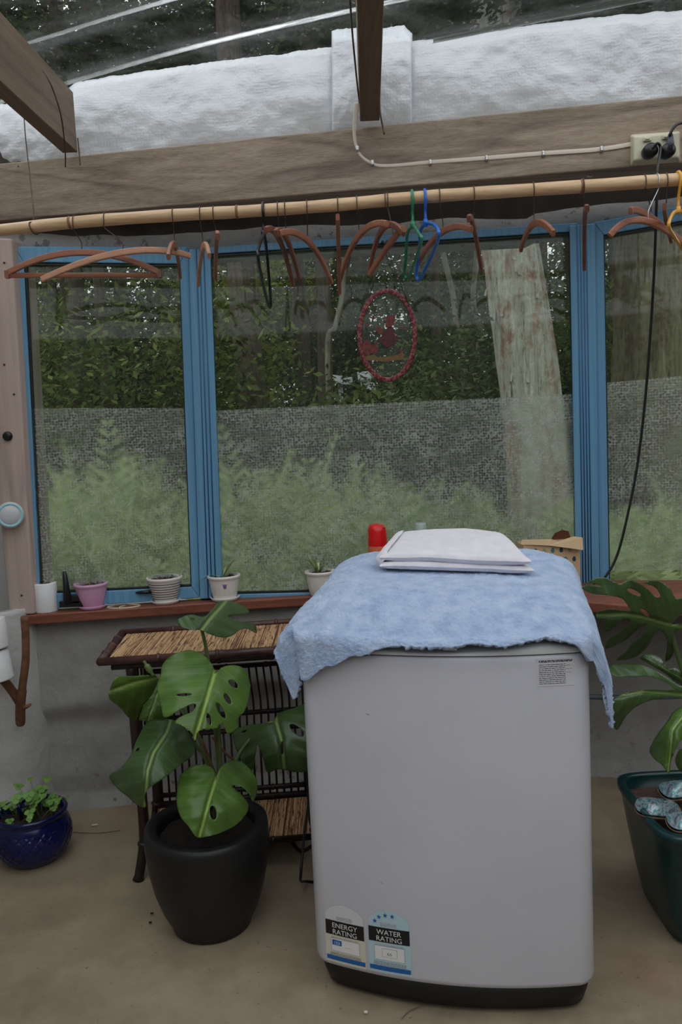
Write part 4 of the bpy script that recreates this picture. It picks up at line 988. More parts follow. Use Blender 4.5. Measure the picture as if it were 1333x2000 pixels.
for x, s in ((.085, 1), (TL-.085, -1)):     # side slats
    for k in range(4): y = .08+k*.06; m = MB(); m.tube([tp(x, y, .40), tp(x, y, TZ-.02)], .004, 6); part('side_slat', m, M_CANEB, tbl)
    m = MB(); m.tube(smooth_path([tp(x, .04, .06), tp(x+s*.05, .06, .03), tp(x+s*.08, .16, .035), tp(x+s*.05, .27, .03), tp(x, TD-.04, .06)], 6), .006, 8); part('curved_brace', m, M_CANEB, tbl)
m = MB()
for i in range(80):
    xa = lerp(.09, TL-.09, i/80); xb = lerp(.09, TL-.09, (i+.92)/80); m.hexa([tp(xa, .045, .093), tp(xb, .045, .093), tp(xb, TD-.045, .093), tp(xa, TD-.045, .093)], [tp(xa, .045, .088), tp(xb, .045, .088), tp(xb, TD-.045, .088), tp(xa, TD-.045, .088)])
part('reed_shelf', m, M_REED, tbl)

# ------------------------------------------------------------ monstera plants
def leafmesh(base, tip, hw, roll=0.0, curl=.25, bow=.08, slots=(), mat=None, seed=0, side=None, lobes=.25):
    base = V(base); tip = V(tip); L = (tip-base).length; Y = (tip-base)/L; c = (CAM-base).normalized(); N = (c-Y*c.dot(Y)).normalized()
    N = Matrix.Rotation(roll, 3, Y)@N; X = Y.cross(N)
    m = MB(); m.uv = []; NU, NV = 96, 110; b0 = lobes; T = 1+b0
    def half(y):
        u = (y+b0)/T; u = min(1, max(0, u)); return hw*(math.sin(math.pi*u**.62)**.85 if 0 < u < 1 else 0)+.24*hw*(1-u)**6
    def inner(y): return .24*hw*((-y)/b0)**.6 if y < 0 else 0
    def pos(x, y):
        ax = abs(x); z = -curl*ax*ax/(hw) + bow*4*y*(1-y) + .012*math.sin(y*22+ax*9+seed)*ax/hw + .02*noise.noise(V((x*4, y*4, seed)))
        return base+(X*x+Y*y+N*z)*L
    def keepf(x, y):
        ax = abs(x)/hw; sd = 1 if x > 0 else -1
        for s in slots:
            if s[0] != 0 and s[0] != sd: continue
            yy = s[1]+s[4]*abs(x); d = abs(y-yy); a, b = s[2], s[3]
            if a < ax < b:
                wd = s[5]*min(1, ((ax-a)/.10))**.5*(min(1, (b-ax)/.10)**.5 if b < 1 else (1+.5*(ax-a)))
                if d < wd: return False
        return True
    for sd in (-1, 1):
        o = len(m.v)
        for j in range(NV+1):
            y = -b0+T*(j/NV); i0 = inner(y); i1 = half(y)
            for i in range(NU//2+1):
                x = sd*lerp(i0, i1, i/(NU/2)); m.v.append(pos(x, y)); m.uv.append((.5+x/hw*.5, y))
        W = NU//2+1
        for j in range(NV):
            for i in range(NU//2):
                y = -b0+T*((j+.5)/NV); x = sd*lerp(inner(y), half(y), (i+.5)/(NU/2))
                if not keepf(x, y): continue
                a = o+j*W+i; m.f.append([a, a+1, a+W+1, a+W]); m.sm.append(True)
    return m
def add_leaf(root, mat, base, tip, hw, crown, prad=.005, **k):
    o = part('leaf', leafmesh(base, tip, hw, mat=mat, **k), mat, root, recalc=False)
    b = V(base); cr = V(crown); back = (b-V(tip)).normalized()
    m = MB(); m.tube(smooth_path([cr, cr.lerp(b, .35)+V((0, .0, .05)), cr.lerp(b, .75)+V((0, .01, .035)), b+V((0, .004, 0)), b+(V(tip)-b)*.06], 8), [prad*1.25]*8+[prad]*16+[prad*.7]*8+[prad*.4], 8); part('stem', m, M_STEM, root, parent=None)
# slots: (side, y0, from, to, slope, half width)
PC = V((-.412, -.835, 0))
mp = thing('monstera_plant', PC+V((0, 0, 0)), 'large-leaved monstera growing in the round black pot', 'potted plant')
PH = .295
def potprof(): return [(0, 0), (.098, 0), (.108, .005), (.112, .02), (.132, .06), (.152, .12), (.164, .18), (.170, .24), (.170, .27), (.168, PH-.004), (.160, PH), (.140, PH), (.134, PH-.006), (.132, PH-.03), (.128, PH-.05), (0, PH-.05)]
m = MB(); m.lathe(potprof(), PC, 72); part('pot', m, M_BLKPOT, mp)
m = MB(); m.lathe([(0, PH-.03), (.06, PH-.026), (.131, PH-.034)], PC, 40, fn=lambda p, a, r, z: p+V((0, 0, .008*noise.noise(p*40)))); part('soil', m, M_SOIL, mp)
cr0 = PC+V((.02, .02, PH-.03)); cr1 = at(432, 1545, 2.24)
m = MB(); m.tube(smooth_path([cr0, cr0.lerp(cr1, .5)+V((.01, 0, 0)), cr1, at(428, 1490, 2.26)], 6), [.014]*8+[.012]*8+[.008]*3, 10); part('main_stem', m, M_STEM, mp)
from mathutils.geometry import delaunay_2d_cdt
def traced_leaf(root, mat, fr, outline, midrib, D, crown, holes=(), side=0.0, curl=.10, prad=.005, seed=0, bow=-.02, rip=.006):
    """outline and midrib in crop pixels (fr = origin and scale); D = depth at base and tip"""
    ox, oy, k = fr; T = lambda p: V((ox+p[0]*k, oy+p[1]*k))
    def closed(P, n=5):
        P = [T(p) for p in P]; out = []; L = len(P)
        for i in range(L):
            a, b, c, d = P[i-1], P[i], P[(i+1) % L], P[(i+2) % L]
            for q in range(n): t = q/n; out.append(.5*((2*b)+(c-a)*t+(2*a-5*b+4*c-d)*t*t+(3*b-a-3*c+d)*t**3))
        return out
    O = closed(outline); Hs = [closed([(x+rx*math.cos(q*math.pi/4)*math.cos(R_(an))-ry*math.sin(q*math.pi/4)*math.sin(R_(an)), y+rx*math.cos(q*math.pi/4)*math.sin(R_(an))+ry*math.sin(q*math.pi/4)*math.cos(R_(an))) for q in range(8)], 3) for x, y, rx, ry, an in holes]
    B = T(midrib[0]); E = T(midrib[-1]); ax = (E-B); L = ax.length; ax /= L; nx = V((-ax.y, ax.x))
    def inside(p, P):
        c = False; j = len(P)-1
        for i in range(len(P)):
            if (P[i].y > p.y) != (P[j].y > p.y) and p.x < (P[j].x-P[i].x)*(p.y-P[i].y)/(P[j].y-P[i].y)+P[i].x: c = not c
            j = i
        return c
    pts = list(O); edges = [(i, (i+1) % len(O)) for i in range(len(O))]
    for h in Hs: o = len(pts); pts += h; edges += [(o+i, o+(i+1) % len(h)) for i in range(len(h))]
    x0 = min(p.x for p in O); x1 = max(p.x for p in O); y0 = min(p.y for p in O); y1 = max(p.y for p in O); st = 4.0
    y = y0
    while y < y1:
        x = x0
        while x < x1:
            p = V((x+(st/2 if int((y-y0)/st) % 2 else 0), y))
            if inside(p, O) and not any(inside(p, h) for h in Hs): pts.append(p)
            x += st
        y += st
    r = delaunay_2d_cdt(pts, edges, [], 0, 1e-4); vs, fs = r[0], r[2]
    M_ = [T(p) for p in midrib]; hwid = max(abs((p-B).dot(nx)) for p in O)
    m = MB(); m.uv = []
    for p in vs:
        p = V(p); t = (p-B).dot(ax)/L; s0 = (p-B).dot(nx)
        # midrib offset
        mo = 0
        for i in range(len(M_)-1):
            ta = (M_[i]-B).dot(ax)/L; tb = (M_[i+1]-B).dot(ax)/L
            if ta <= t <= tb: mo = lerp((M_[i]-B).dot(nx), (M_[i+1]-B).dot(nx), (t-ta)/max(1e-6, tb-ta))
        sn = (s0-mo)/hwid; d = lerp(D[0], D[1], t)+side*sn+curl*sn*sn+bow*4*t*(1-t)+rip*math.sin(t*20+abs(sn)*-9+seed)*abs(sn)+.012*noise.noise(V((p.x*.02, p.y*.02, seed)))+.012*math.exp(-(sn/.05)**2)
        m.v.append(at(p.x, p.y, d)); m.uv.append((.5+sn*.5, t))
    for f in fs:
        c = V((0, 0))
        for i in f: c += V(vs[i])
        c /= len(f)
        if inside(c, O) and not any(inside(c, h) for h in Hs): m.f.append(list(f)); m.sm.append(True)
    part('leaf', m, mat, root, recalc=False, solid=.0007)
    b = at(B.x, B.y, D[0]+.012); cr = V(crown); e = at(lerp(B.x, E.x, .08), lerp(B.y, E.y, .08), lerp(D[0], D[1], .08)+.012)
    m = MB(); m.tube(smooth_path([cr, cr.lerp(b, .35)+V((0, .02, .04)), cr.lerp(b, .75)+V((0, .03, .03)), b+V((0, .006, 0)), e+V((0, .004, 0))], 8), [prad*1.25]*8+[prad]*16+[prad*.7]*8+[prad*.35], 8); part('stem', m, M_STEM, root)
FL = (0, 1055, .5)
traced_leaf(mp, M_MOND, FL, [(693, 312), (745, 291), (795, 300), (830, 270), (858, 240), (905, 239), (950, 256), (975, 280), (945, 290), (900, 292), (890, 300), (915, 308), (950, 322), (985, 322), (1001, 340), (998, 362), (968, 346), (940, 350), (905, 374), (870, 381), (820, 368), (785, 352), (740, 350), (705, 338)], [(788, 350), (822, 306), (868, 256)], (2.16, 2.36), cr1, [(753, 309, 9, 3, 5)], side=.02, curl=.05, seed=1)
traced_leaf(mp, M_MONL, FL, [(845, 517), (868, 497), (915, 489), (956, 506), (978, 560), (972, 622), (958, 664), (930, 700), (931, 733), (893, 757), (880, 738), (868, 716), (845, 735), (800, 738), (772, 752), (762, 783), (748, 752), (708, 724), (683, 712), (705, 690), (748, 672), (766, 648), (752, 640), (700, 664), (645, 694), (630, 650), (614, 572), (628, 530), (636, 485), (680, 446), (740, 430), (792, 446), (826, 482)], [(840, 516), (812, 610), (763, 775)], (2.14, 2.0), cr1, [(912, 562, 22, 11, 40), (889, 620, 24, 10, 60), (863, 666, 34, 11, 62), (816, 700, 24, 8, 78), (720, 604, 30, 5, -3)], curl=.07, side=-.02, seed=2)
traced_leaf(mp, M_MONL, FL, [(455, 535), (520, 531), (600, 527), (616, 548), (596, 600), (560, 645), (530, 706), (500, 690), (468, 652), (430, 622), (427, 590)], [(606, 540), (520, 558), (430, 590)], (2.22, 2.12), cr1, curl=.07, side=-.05, seed=3)
traced_leaf(mp, M_MONL, FL, [(585, 590), (620, 570), (650, 640), (652, 700), (620, 712), (560, 705), (545, 690)], [(620, 590), (580, 700)], (2.26, 2.2), cr1, curl=.05, seed=13)
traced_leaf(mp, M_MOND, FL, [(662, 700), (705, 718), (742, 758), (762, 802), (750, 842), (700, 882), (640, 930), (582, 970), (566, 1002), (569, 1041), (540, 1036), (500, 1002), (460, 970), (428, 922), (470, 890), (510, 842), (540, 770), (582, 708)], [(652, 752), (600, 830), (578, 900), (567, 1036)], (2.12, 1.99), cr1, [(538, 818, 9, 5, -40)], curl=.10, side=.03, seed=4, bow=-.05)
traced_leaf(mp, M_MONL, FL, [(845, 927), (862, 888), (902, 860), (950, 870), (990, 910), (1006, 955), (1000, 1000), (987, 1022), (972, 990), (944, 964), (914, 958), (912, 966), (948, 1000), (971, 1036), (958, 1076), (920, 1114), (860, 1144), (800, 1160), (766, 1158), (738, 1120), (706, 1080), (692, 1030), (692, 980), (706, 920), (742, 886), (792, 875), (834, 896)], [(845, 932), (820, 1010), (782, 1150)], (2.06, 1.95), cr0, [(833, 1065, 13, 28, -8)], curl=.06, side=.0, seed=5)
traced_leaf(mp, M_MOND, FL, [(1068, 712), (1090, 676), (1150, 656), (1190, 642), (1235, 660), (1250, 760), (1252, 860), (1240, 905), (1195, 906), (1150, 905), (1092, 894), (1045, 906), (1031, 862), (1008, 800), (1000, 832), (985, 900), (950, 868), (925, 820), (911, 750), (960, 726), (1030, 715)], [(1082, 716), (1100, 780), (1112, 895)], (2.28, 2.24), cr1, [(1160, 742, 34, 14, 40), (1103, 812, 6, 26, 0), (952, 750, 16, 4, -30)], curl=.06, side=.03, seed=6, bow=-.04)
m = MB(); m.tube(smooth_path([at(415, 1440, 2.22), at(440, 1470, 2.25), at(460, 1486, 2.28)], 6), .0035, 8); m.tube(smooth_path([at(395, 1445, 2.22), at(410, 1490, 2.22), at(420, 1540, 2.24)], 6), .003, 8); part('aerial_root', m, M_BARK, mp)
m = MB(); m.tube(smooth_path([at(281, 1291, 2.2), at(288, 1302, 2.2), at(300, 1320, 2.2)], 6), [.004]*5+[.009]*5+[.005]*3, 8); part('rolled_leaf', m, M_STEM, mp)

# right-hand plant in square green pot
GC = V((.945, -.905, 0)); gp = thing('monstera_plant', GC, 'monstera with deeply slit leaves in the square dark green pot', 'potted plant')
GH_ = .32
def gprof(s=1): return [(0, 0), (.13, 0), (.142, .01), (.158, .08), (.178, .2), (.190, .28), (.195, .302), (.200, .306), (.200, GH_), (.196, GH_+.002), (.181, GH_+.002), (.178, GH_-.004), (.176, GH_-.05), (0, GH_-.05)]
m = MB(); m.lathe(gprof(), GC, 96, sq=6); part('pot', m, M_GRNPOT, gp)
m = MB(); m.lathe([(0, GH_-.035), (.1, GH_-.032), (.177, GH_-.036)], GC, 64, sq=6, fn=lambda p, a, r, z: p+V((0, 0, .008*noise.noise(p*35)))); part('soil', m, M_BARKCHIP, gp)
gc0 = GC+V((.06, .06, GH_-.04)); gc1 = at(1345, 1420, 2.2)
FR = (1130, 1100, .25)
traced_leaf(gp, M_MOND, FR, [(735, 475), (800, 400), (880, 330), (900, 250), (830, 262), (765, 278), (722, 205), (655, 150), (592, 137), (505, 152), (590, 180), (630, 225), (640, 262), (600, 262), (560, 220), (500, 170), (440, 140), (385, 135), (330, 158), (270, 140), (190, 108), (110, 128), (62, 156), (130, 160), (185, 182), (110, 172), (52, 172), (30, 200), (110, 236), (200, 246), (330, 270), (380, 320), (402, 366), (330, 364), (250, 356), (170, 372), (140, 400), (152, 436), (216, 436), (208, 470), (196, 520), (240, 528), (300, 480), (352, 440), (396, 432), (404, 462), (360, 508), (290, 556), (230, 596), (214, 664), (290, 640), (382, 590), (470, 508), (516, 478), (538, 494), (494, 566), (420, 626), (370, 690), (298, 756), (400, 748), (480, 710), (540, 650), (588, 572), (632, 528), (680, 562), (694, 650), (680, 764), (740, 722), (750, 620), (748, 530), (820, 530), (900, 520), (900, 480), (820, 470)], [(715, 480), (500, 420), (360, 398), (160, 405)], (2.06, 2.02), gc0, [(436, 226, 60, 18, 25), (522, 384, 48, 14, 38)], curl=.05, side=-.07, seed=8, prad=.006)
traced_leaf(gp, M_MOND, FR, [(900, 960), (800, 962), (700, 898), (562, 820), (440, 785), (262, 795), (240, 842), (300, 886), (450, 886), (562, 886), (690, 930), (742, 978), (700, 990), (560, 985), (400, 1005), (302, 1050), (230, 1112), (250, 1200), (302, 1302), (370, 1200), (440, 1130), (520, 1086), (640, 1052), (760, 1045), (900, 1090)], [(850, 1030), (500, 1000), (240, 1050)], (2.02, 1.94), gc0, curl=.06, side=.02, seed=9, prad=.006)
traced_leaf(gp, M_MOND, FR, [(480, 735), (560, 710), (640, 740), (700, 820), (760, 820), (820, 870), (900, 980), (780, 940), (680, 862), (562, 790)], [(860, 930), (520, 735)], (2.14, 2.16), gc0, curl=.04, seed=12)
traced_leaf(gp, M_MONL, FR, [(900, 1105), (762, 1150), (702, 1230), (640, 1310), (582, 1400), (560, 1470), (600, 1532), (652, 1572), (712, 1642), (730, 1540), (790, 1400), (900, 1290)], [(870, 1130), (740, 1300), (705, 1620)], (2.0, 1.93), gc0, curl=.08, side=.04, seed=10, prad=.006)
traced_leaf(gp, M_MONL, FR, [(812, 1450), (770, 1500), (762, 1560), (800, 1625), (860, 1640), (900, 1500)], [(860, 1450), (820, 1620)], (2.06, 2.04), gc0, curl=.04, seed=15)
def shell(c, L, ang, tilt, label):
    c = V(c); r_ = thing('paua_shell', c, label, 'shell', 'paua shells in the green pot'); Rm = Matrix.Rotation(ang, 3, 'Z')@Matrix.Rotation(tilt, 3, 'X')
    def s(u, v, k=1.0, dz=0):
        a = 2*math.pi*u; r = v; x = L/2*r*math.cos(a)*(1+.06*math.cos(a)); y = L*.36*r*math.sin(a)*(1+.05*math.cos(2*a)); z = (.30*L*(r**2.2-1))*k+.02*L*math.sin(3*a)*r+dz; return c+Rm@V((x*k, y*k, z+.3*L))
    t = NT('paua_pearl'); n = t.noise(28, det=4, dist=2.5); colr = t.ramp(n, [(.3, srgb(40, 74, 100)), (.42, srgb(98, 150, 156)), (.52, srgb(176, 190, 190)), (.6, srgb(120, 120, 150)), (.72, srgb(70, 110, 100))]); pm = t.done(t.pbr(colr, .18, .3))
    m = MB(); m.grid(40, 14, lambda u, v: s(u, v, .94, .003)); part('pearl_lining', m, pm, r_, recalc=False)
    m = MB(); m.grid(40, 14, lambda u, v: s(u, v, 1.0, -.003)+V((0, 0, -.001))); part('outer_shell', m, simple('shell_crust', srgb(110, 82, 66), .8, srgb(158, 128, 106), 30), r_, solid=.002)
shell(atz(1282, 1598, GH_-.02), .115, -.35, .25, 'paua shell nearest the left rim of the green pot')
shell(atz(1318, 1562, GH_-.02), .110, .25, .25, 'paua shell at the back of the green pot')
shell(atz(1334, 1622, GH_-.02), .10, .1, .3, 'paua shell at the front rim of the green pot')
# hose lying behind the plant
m = MB(); m.tube(smooth_path([V((.70, -.10, .36)), V((.95, -.16, .355)), V((1.2, -.22, .37)), V((1.5, -.3, .4))], 6), .010, 10); single('grey_pipe', m, simple('grey_pipe', srgb(92, 98, 106), .5), 'grey pipe along the wall behind the right monstera', 'pipe')
# black cord on the floor between table and machine
m = MB(); m.tube(smooth_path([V((-.12, -.30, .30)), atz(590, 1680, .12), atz(602, 1722, .01), V((.0, -.62, .01)), V((.1, -.45, .01))], 8), .004, 8); single('trailing_cable', m, M_CORD, 'black cord trailing behind the washing machine by the table', 'cord')

# blue glazed pot with small plant
BC = V((-1.058, -.43, 0))
bp = thing('blue_glazed_pot', BC, 'cobalt blue glazed bowl pot with diamond relief on the floor', 'potted plant')
BH = .168
def bfn(p, a, r, z):
    if .035 < z < .125 and r > .09:
        q1_ = math.sin(a*11+z*95); q2_ = math.sin(a*11-z*95); k = 1-.035+.035*min(1, min(abs(q1_), abs(q2_))*3); return V((p.x*k, p.y*k, p.z))
    return p
bpf = [(0, 0), (.072, 0), (.08, .004)]+[(.08+.044*math.sin(math.pi*.76*(t/60)**.8)*1.0, .006+.136*t/60) for t in range(1, 61)]
bpf += [(.107, .150), (.113, .156), (.115, .162), (.111, BH), (.104, BH-.001), (.099, BH-.010), (.098, .13), (0, .13)]
m = MB(); m.lathe(bpf, BC, 220, fn=bfn); part('pot', m, M_BLUPOT, bp)
m = MB(); m.lathe([(0, .140), (.05, .142), (.099, .138)], BC, 30, fn=lambda p, a, r, z: p+V((0, 0, .005*noise.noise(p*60)))); part('soil', m, M_SOIL, bp)
rn = random.Random(9)
for i in range(46):
    a = rn.random()*6.28; q = rn.random()**.5*.085; b = BC+V((q*math.cos(a), q*math.sin(a), .148)); tpnt = b+V((rn.uniform(-.04, .05), rn.uniform(-.04, .04), rn.uniform(.012, .085)))
    m = MB(); m.tube([b, b.lerp(tpnt, .6)+V((0, 0, .01)), tpnt], .0009, 5); st_ = part('plant_stem', m, M_STEM, bp)
    m = MB(); s_ = rn.uniform(.008, .014); nn = V((rn.uniform(-.4, .4), rn.uniform(-.9, -.1), 1)).normalized(); u = nn.orthogonal().normalized(); w_ = nn.cross(u)
    for t in range(3):
        cc = tpnt+(u*math.cos(t*2.09)+w_*math.sin(t*2.09))*s_*.7; vs = [cc+(u*math.cos(k*.785)+w_*math.sin(k*.785))*s_*.75 for k in range(8)]; m.add(vs, [list(range(8))])
    part('leaflet', m, M_CLOV, bp, parent=st_, recalc=False)
m = MB(); m.tube([BC+V((-.02, -.03, .15)), BC+V((-.022, -.032, .19)), BC+V((-.03, -.03, .205))], [.006, .005, .004], 8); part('plant_stake', m, M_BLUPOT, bp)
# crumbs of debris on the floor
rn = random.Random(4); cz_ = [(185, 1612, 'pale scrap on the floor beside the blue pot'), (715, 1978, 'tiny white crumb on the floor in front of the machine'), (294, 1803, 'dark crumb on the floor left of the black pot'), (297, 1785, 'tiny dark chip on the floor near the black pot')]
for px, py, lb in cz_:
    p = atz(px, py, .004); m = MB(); m.box(p+V((0, 0, .002)), (.02 if px == 185 else .008, .005, .003), rn.random()*.5); single('floor_crumb', m, M_POTW if px in (185, 715) else M_SOIL, lb, 'debris')
# ------------------------------------------------------------ outdoors
def ghz(x, y): return -.35 + .045*max(0, y-1.5) + .25*noise.noise(V((x*.2, y*.2, 0)))*min(1, max(0, (y-.6)/2))
m = MB(); m.grid(120, 120, lambda u, v: (lambda x, y: V((x, y, ghz(x, y))))(-60+120*u, -25+90*v)); 
for p in m.v:
    if p.y < .8: p.z = -.35
def m_ground():
    t = NT('leafy_ground'); n = t.noise(2.5, det=8, rough=.7)
    return t.done(t.pbr(t.ramp(n, [(.3, srgb(40, 46, 26)), (.55, srgb(72, 88, 44)), (.75, srgb(104, 124, 64))]), .95))
struct('ground', m, m_ground())
def m_fol(name, a, b, c, tr=.35):
    t = NT(name); g = t.n('NewGeometry'); n = t.noise(.9, det=3)
    r = t.ramp(g.outputs['Random Per Island'], [(.1, a), (.6, b), (1, c)]); col = t.mix(t.ramp(n, [(.4, BK), (.7, (.6,)*3+(1,))]), r, c)
    d = t.n('BsdfDiffuse'); t.l(col, d.inputs[0]); tl = t.n('BsdfTranslucent'); t.l(col, tl.inputs[0]); return t.done(t.mixsh(tr, d, tl))
F_DARK = m_fol('dark_evergreen', srgb(44, 58, 34), srgb(66, 84, 48), srgb(92, 110, 62))
F_MID = m_fol('mid_green', srgb(54, 66, 38), srgb(88, 102, 58), srgb(126, 138, 82))
F_BUSH = m_fol('bush_green', srgb(44, 60, 42), srgb(76, 94, 64), srgb(120, 140, 96))
F_FERN = m_fol('feathery_light_green', srgb(138, 156, 104), srgb(172, 188, 132), srgb(204, 214, 166), .45)
F_YEL = m_fol('yellow_green', srgb(108, 118, 44), srgb(150, 158, 70), srgb(176, 180, 92), .45)
def m_bark(name, a, b, c, d_):
    t = NT(name); v = t.map((26, 26, 2.2)); n = t.noise(1.2, v, 9, .75, 1.0); n2 = t.noise(7, t.map((1, 1, .35)), 6); n3 = t.noise(16, det=6, rough=.7)
    col = t.ramp(n, [(.37, a), (.44, b), (.6, c)]); col = t.mix(t.ramp(n2, [(.50, BK), (.60, (.8,)*3+(1,))]), col, d_)
    col = t.mix(t.ramp(n3, [(.45, BK), (.6, (.6,)*3+(1,))]), col, c)
    return t.done(t.pbr(col, .95, 0, t.bump(t.math('ADD', n, t.math('MULTIPLY', n3, .5)), 1, .05)))
B_LICH = m_bark('lichen_bark', srgb(72, 58, 48), srgb(196, 190, 172), srgb(232, 234, 218), srgb(180, 128, 104))
B_MOSS = m_bark('mossy_bark', srgb(74, 66, 50), srgb(122, 116, 88), srgb(160, 156, 124), srgb(112, 86, 64))
B_DARK = m_bark('dark_bark', srgb(52, 44, 38), srgb(92, 78, 66), srgb(124, 110, 92), srgb(84, 58, 46))
B_PALE = m_bark('pale_stem_bark', srgb(128, 120, 104), srgb(160, 154, 136), srgb(186, 180, 160), srgb(120, 104, 88))
def foliage(rnd, rx, ry, rz, clumps, per, size, cr=.45, flat=.5, asp=.45):
    m = MB(); vs = m.v
    for c in range(clumps):
        while True:
            p = V((rnd.uniform(-1, 1), rnd.uniform(-1, 1), rnd.uniform(-1, 1)))
            if .25 < p.length < 1: break
        p = V((p.x*rx, p.y*ry, p.z*rz))
        for k in range(per):
            q = p+V((rnd.gauss(0, cr), rnd.gauss(0, cr), rnd.gauss(0, cr*flat))); n = V((rnd.gauss(0, .6), rnd.gauss(0, .6), 1)).normalized(); u = n.orthogonal().normalized(); u = Matrix.Rotation(rnd.random()*6.28, 3, n)@u; w_ = n.cross(u)
            s = size*rnd.uniform(.6, 1.3); o = len(vs); vs += [q-u*s*.5, q+w_*s*asp*.5, q+u*s*.5, q-w_*s*asp*.5]; m.f.append([o, o+1, o+2, o+3]); m.sm.append(False)
    return m
def nomesh(mb, name, mat):
    me = bpy.data.meshes.new(name); me.from_pydata([tuple(p) for p in mb.v], [], mb.f); me.materials.append(mat); return me
R1 = random.Random(21)
FM = [nomesh(foliage(R1, 2.6, 2.6, 5.0, 110, 155, .165, .40), 'foliage', F_DARK), nomesh(foliage(R1, 2.8, 2.8, 4.4, 95, 150, .16, .40), 'foliage', F_MID), nomesh(foliage(R1, 2.2, 2.2, 5.4, 105, 145, .16, .38), 'foliage', F_DARK)]
FB = [nomesh(foliage(R1, 1.3, 1.1, .95, 90, 170, .055, .17, .7), 'foliage', F_BUSH), nomesh(foliage(R1, 1.4, 1.0, .8, 80, 170, .055, .17, .7), 'foliage', F_MID)]
FY = nomesh(foliage(R1, 1.3, 1.3, 1.2, 40, 70, .16, .3), 'foliage', F_YEL)
def trunk_mb(h, r0, r1, lean=0, rnd=R1, n=12):
    P = []; x = y = 0
    for k in range(12): P.append(V((x, y, h*k/11))); x += rnd.uniform(-.06, .06)+lean*h/11; y += rnd.uniform(-.05, .05)
    m = MB(); m.tube(P, [lerp(r0*1.25 if k == 0 else r0, r1, k/11) for k in range(12)], n); return m
TM = [nomesh(trunk_mb(13, .17, .08), 'trunk', B_DARK), nomesh(trunk_mb(13, .13, .06, .02), 'trunk', B_DARK), nomesh(trunk_mb(12, .2, .09, -.02), 'trunk', B_DARK)]
def child(name, me, root, loc=(0, 0, 0), s=(1, 1, 1), rz=0):
    o = bpy.data.objects.new(name, me); COL.objects.link(o); o.parent = root; o.location = V(loc); o.scale = s; o.rotation_euler = (0, 0, rz); return o
def pos(az_px, D):     # point on the ground seen under image column az_px at distance D
    d = ray(az_px, 840); p = CAM+d*(D/d.y); return V((p.x, p.y, ghz(p.x, p.y)))
def treeat(px, D, kind, zc, sc, label, thin=1.0, rz=0):
    p = pos(px, D); r = thing('forest_tree', p, label, 'tree', 'tall forest trees behind the windows')
    child('trunk', TM[kind % 3], r, (0, 0, -.2), (thin, thin, 1.0), rz)
    child('foliage', FM[kind % 3], r, (0, 0, zc), sc, rz)
far = [(-420, 24, 0, 8.5, 1.3), (-200, 20, 1, 7.5, 1.2), (-60, 26, 2, 9, 1.3), (80, 30, 0, 9.5, 1.2), (250, 17, 1, 6.2, 1.15), (330, 24, 0, 8.5, 1.3), (500, 21, 2, 7.8, 1.15), (620, 27, 0, 8.8, 1.35), (720, 18, 1, 7.2, 1.1), (840, 23, 2, 7.8, 1.25), (930, 28, 0, 9.5, 1.3), (1060, 19, 1, 7.0, 1.15), (1210, 29, 2, 9.5, 1.1), (1330, 22, 0, 8.2, 1.25), (1480, 18, 1, 7.5, 1.2), (1700, 24, 2, 8, 1.3)]
where = ['far beyond the left edge of the left window', 'just outside the left edge of the left window', 'at the left edge of the left window', 'behind the bright gaps in the left window', 'nearest in the middle of the left window', 'behind the left blue mullion', 'at the left side of the middle window', 'left of the hanging oval', 'directly behind the hanging oval', 'right of the hanging oval', 'behind the lichen covered trunk', 'just right of the lichen covered trunk', 'at the left side of the right window', 'behind the mossy trunk', 'just past the right edge of the photo', 'far past the right edge of the photo']
for (px, D, k, zc, s), wh in zip(far, where):
    if px in (-420, 1700): pass
    treeat(px, D, k, zc, (s, s, s*1.1), ('dark evergreen' if k % 3 != 1 else 'mid green leafy')+' forest tree '+wh, 1.3, px)
# slim dark trunks against the sky gap of the left window
for i, (px, D) in enumerate([(128, 15), (148, 13), (172, 14), (110, 17), (515, 14), (600, 13), (690, 16), (1205, 14), (1230, 12), (497, 8.8), (212, 10)]):
    p = pos(px, D); lb = ['slim dark trunk, second from left in the left window', 'slim dark trunk, third from left in the left window', 'slim dark trunk, fourth from left in the left window', 'slimmest and leftmost dark trunk in the left window', 'slim dark trunk at the left of the middle window', 'slim dark trunk between the black hanger and the oval', 'slim dark trunk just left of the hanging oval', 'slim dark trunk at the left side of the right window', 'slim dark trunk left of the mossy trunk', 'thicker brown trunk below the black plastic hanger', 'slim dark trunk in the centre of the left window'][i]
    o = bpy.data.objects.new('slim_trunk', TM[i % 3]); COL.objects.link(o); o.location = p-V((0, 0, .2)); o.scale = (1.0, 1.0, .9) if i == 9 else (.62, .62, .9); o.rotation_euler = (0, 0, i*1.3); tag(o, lb, 'tree trunk', 'slim dark trunks in the forest')
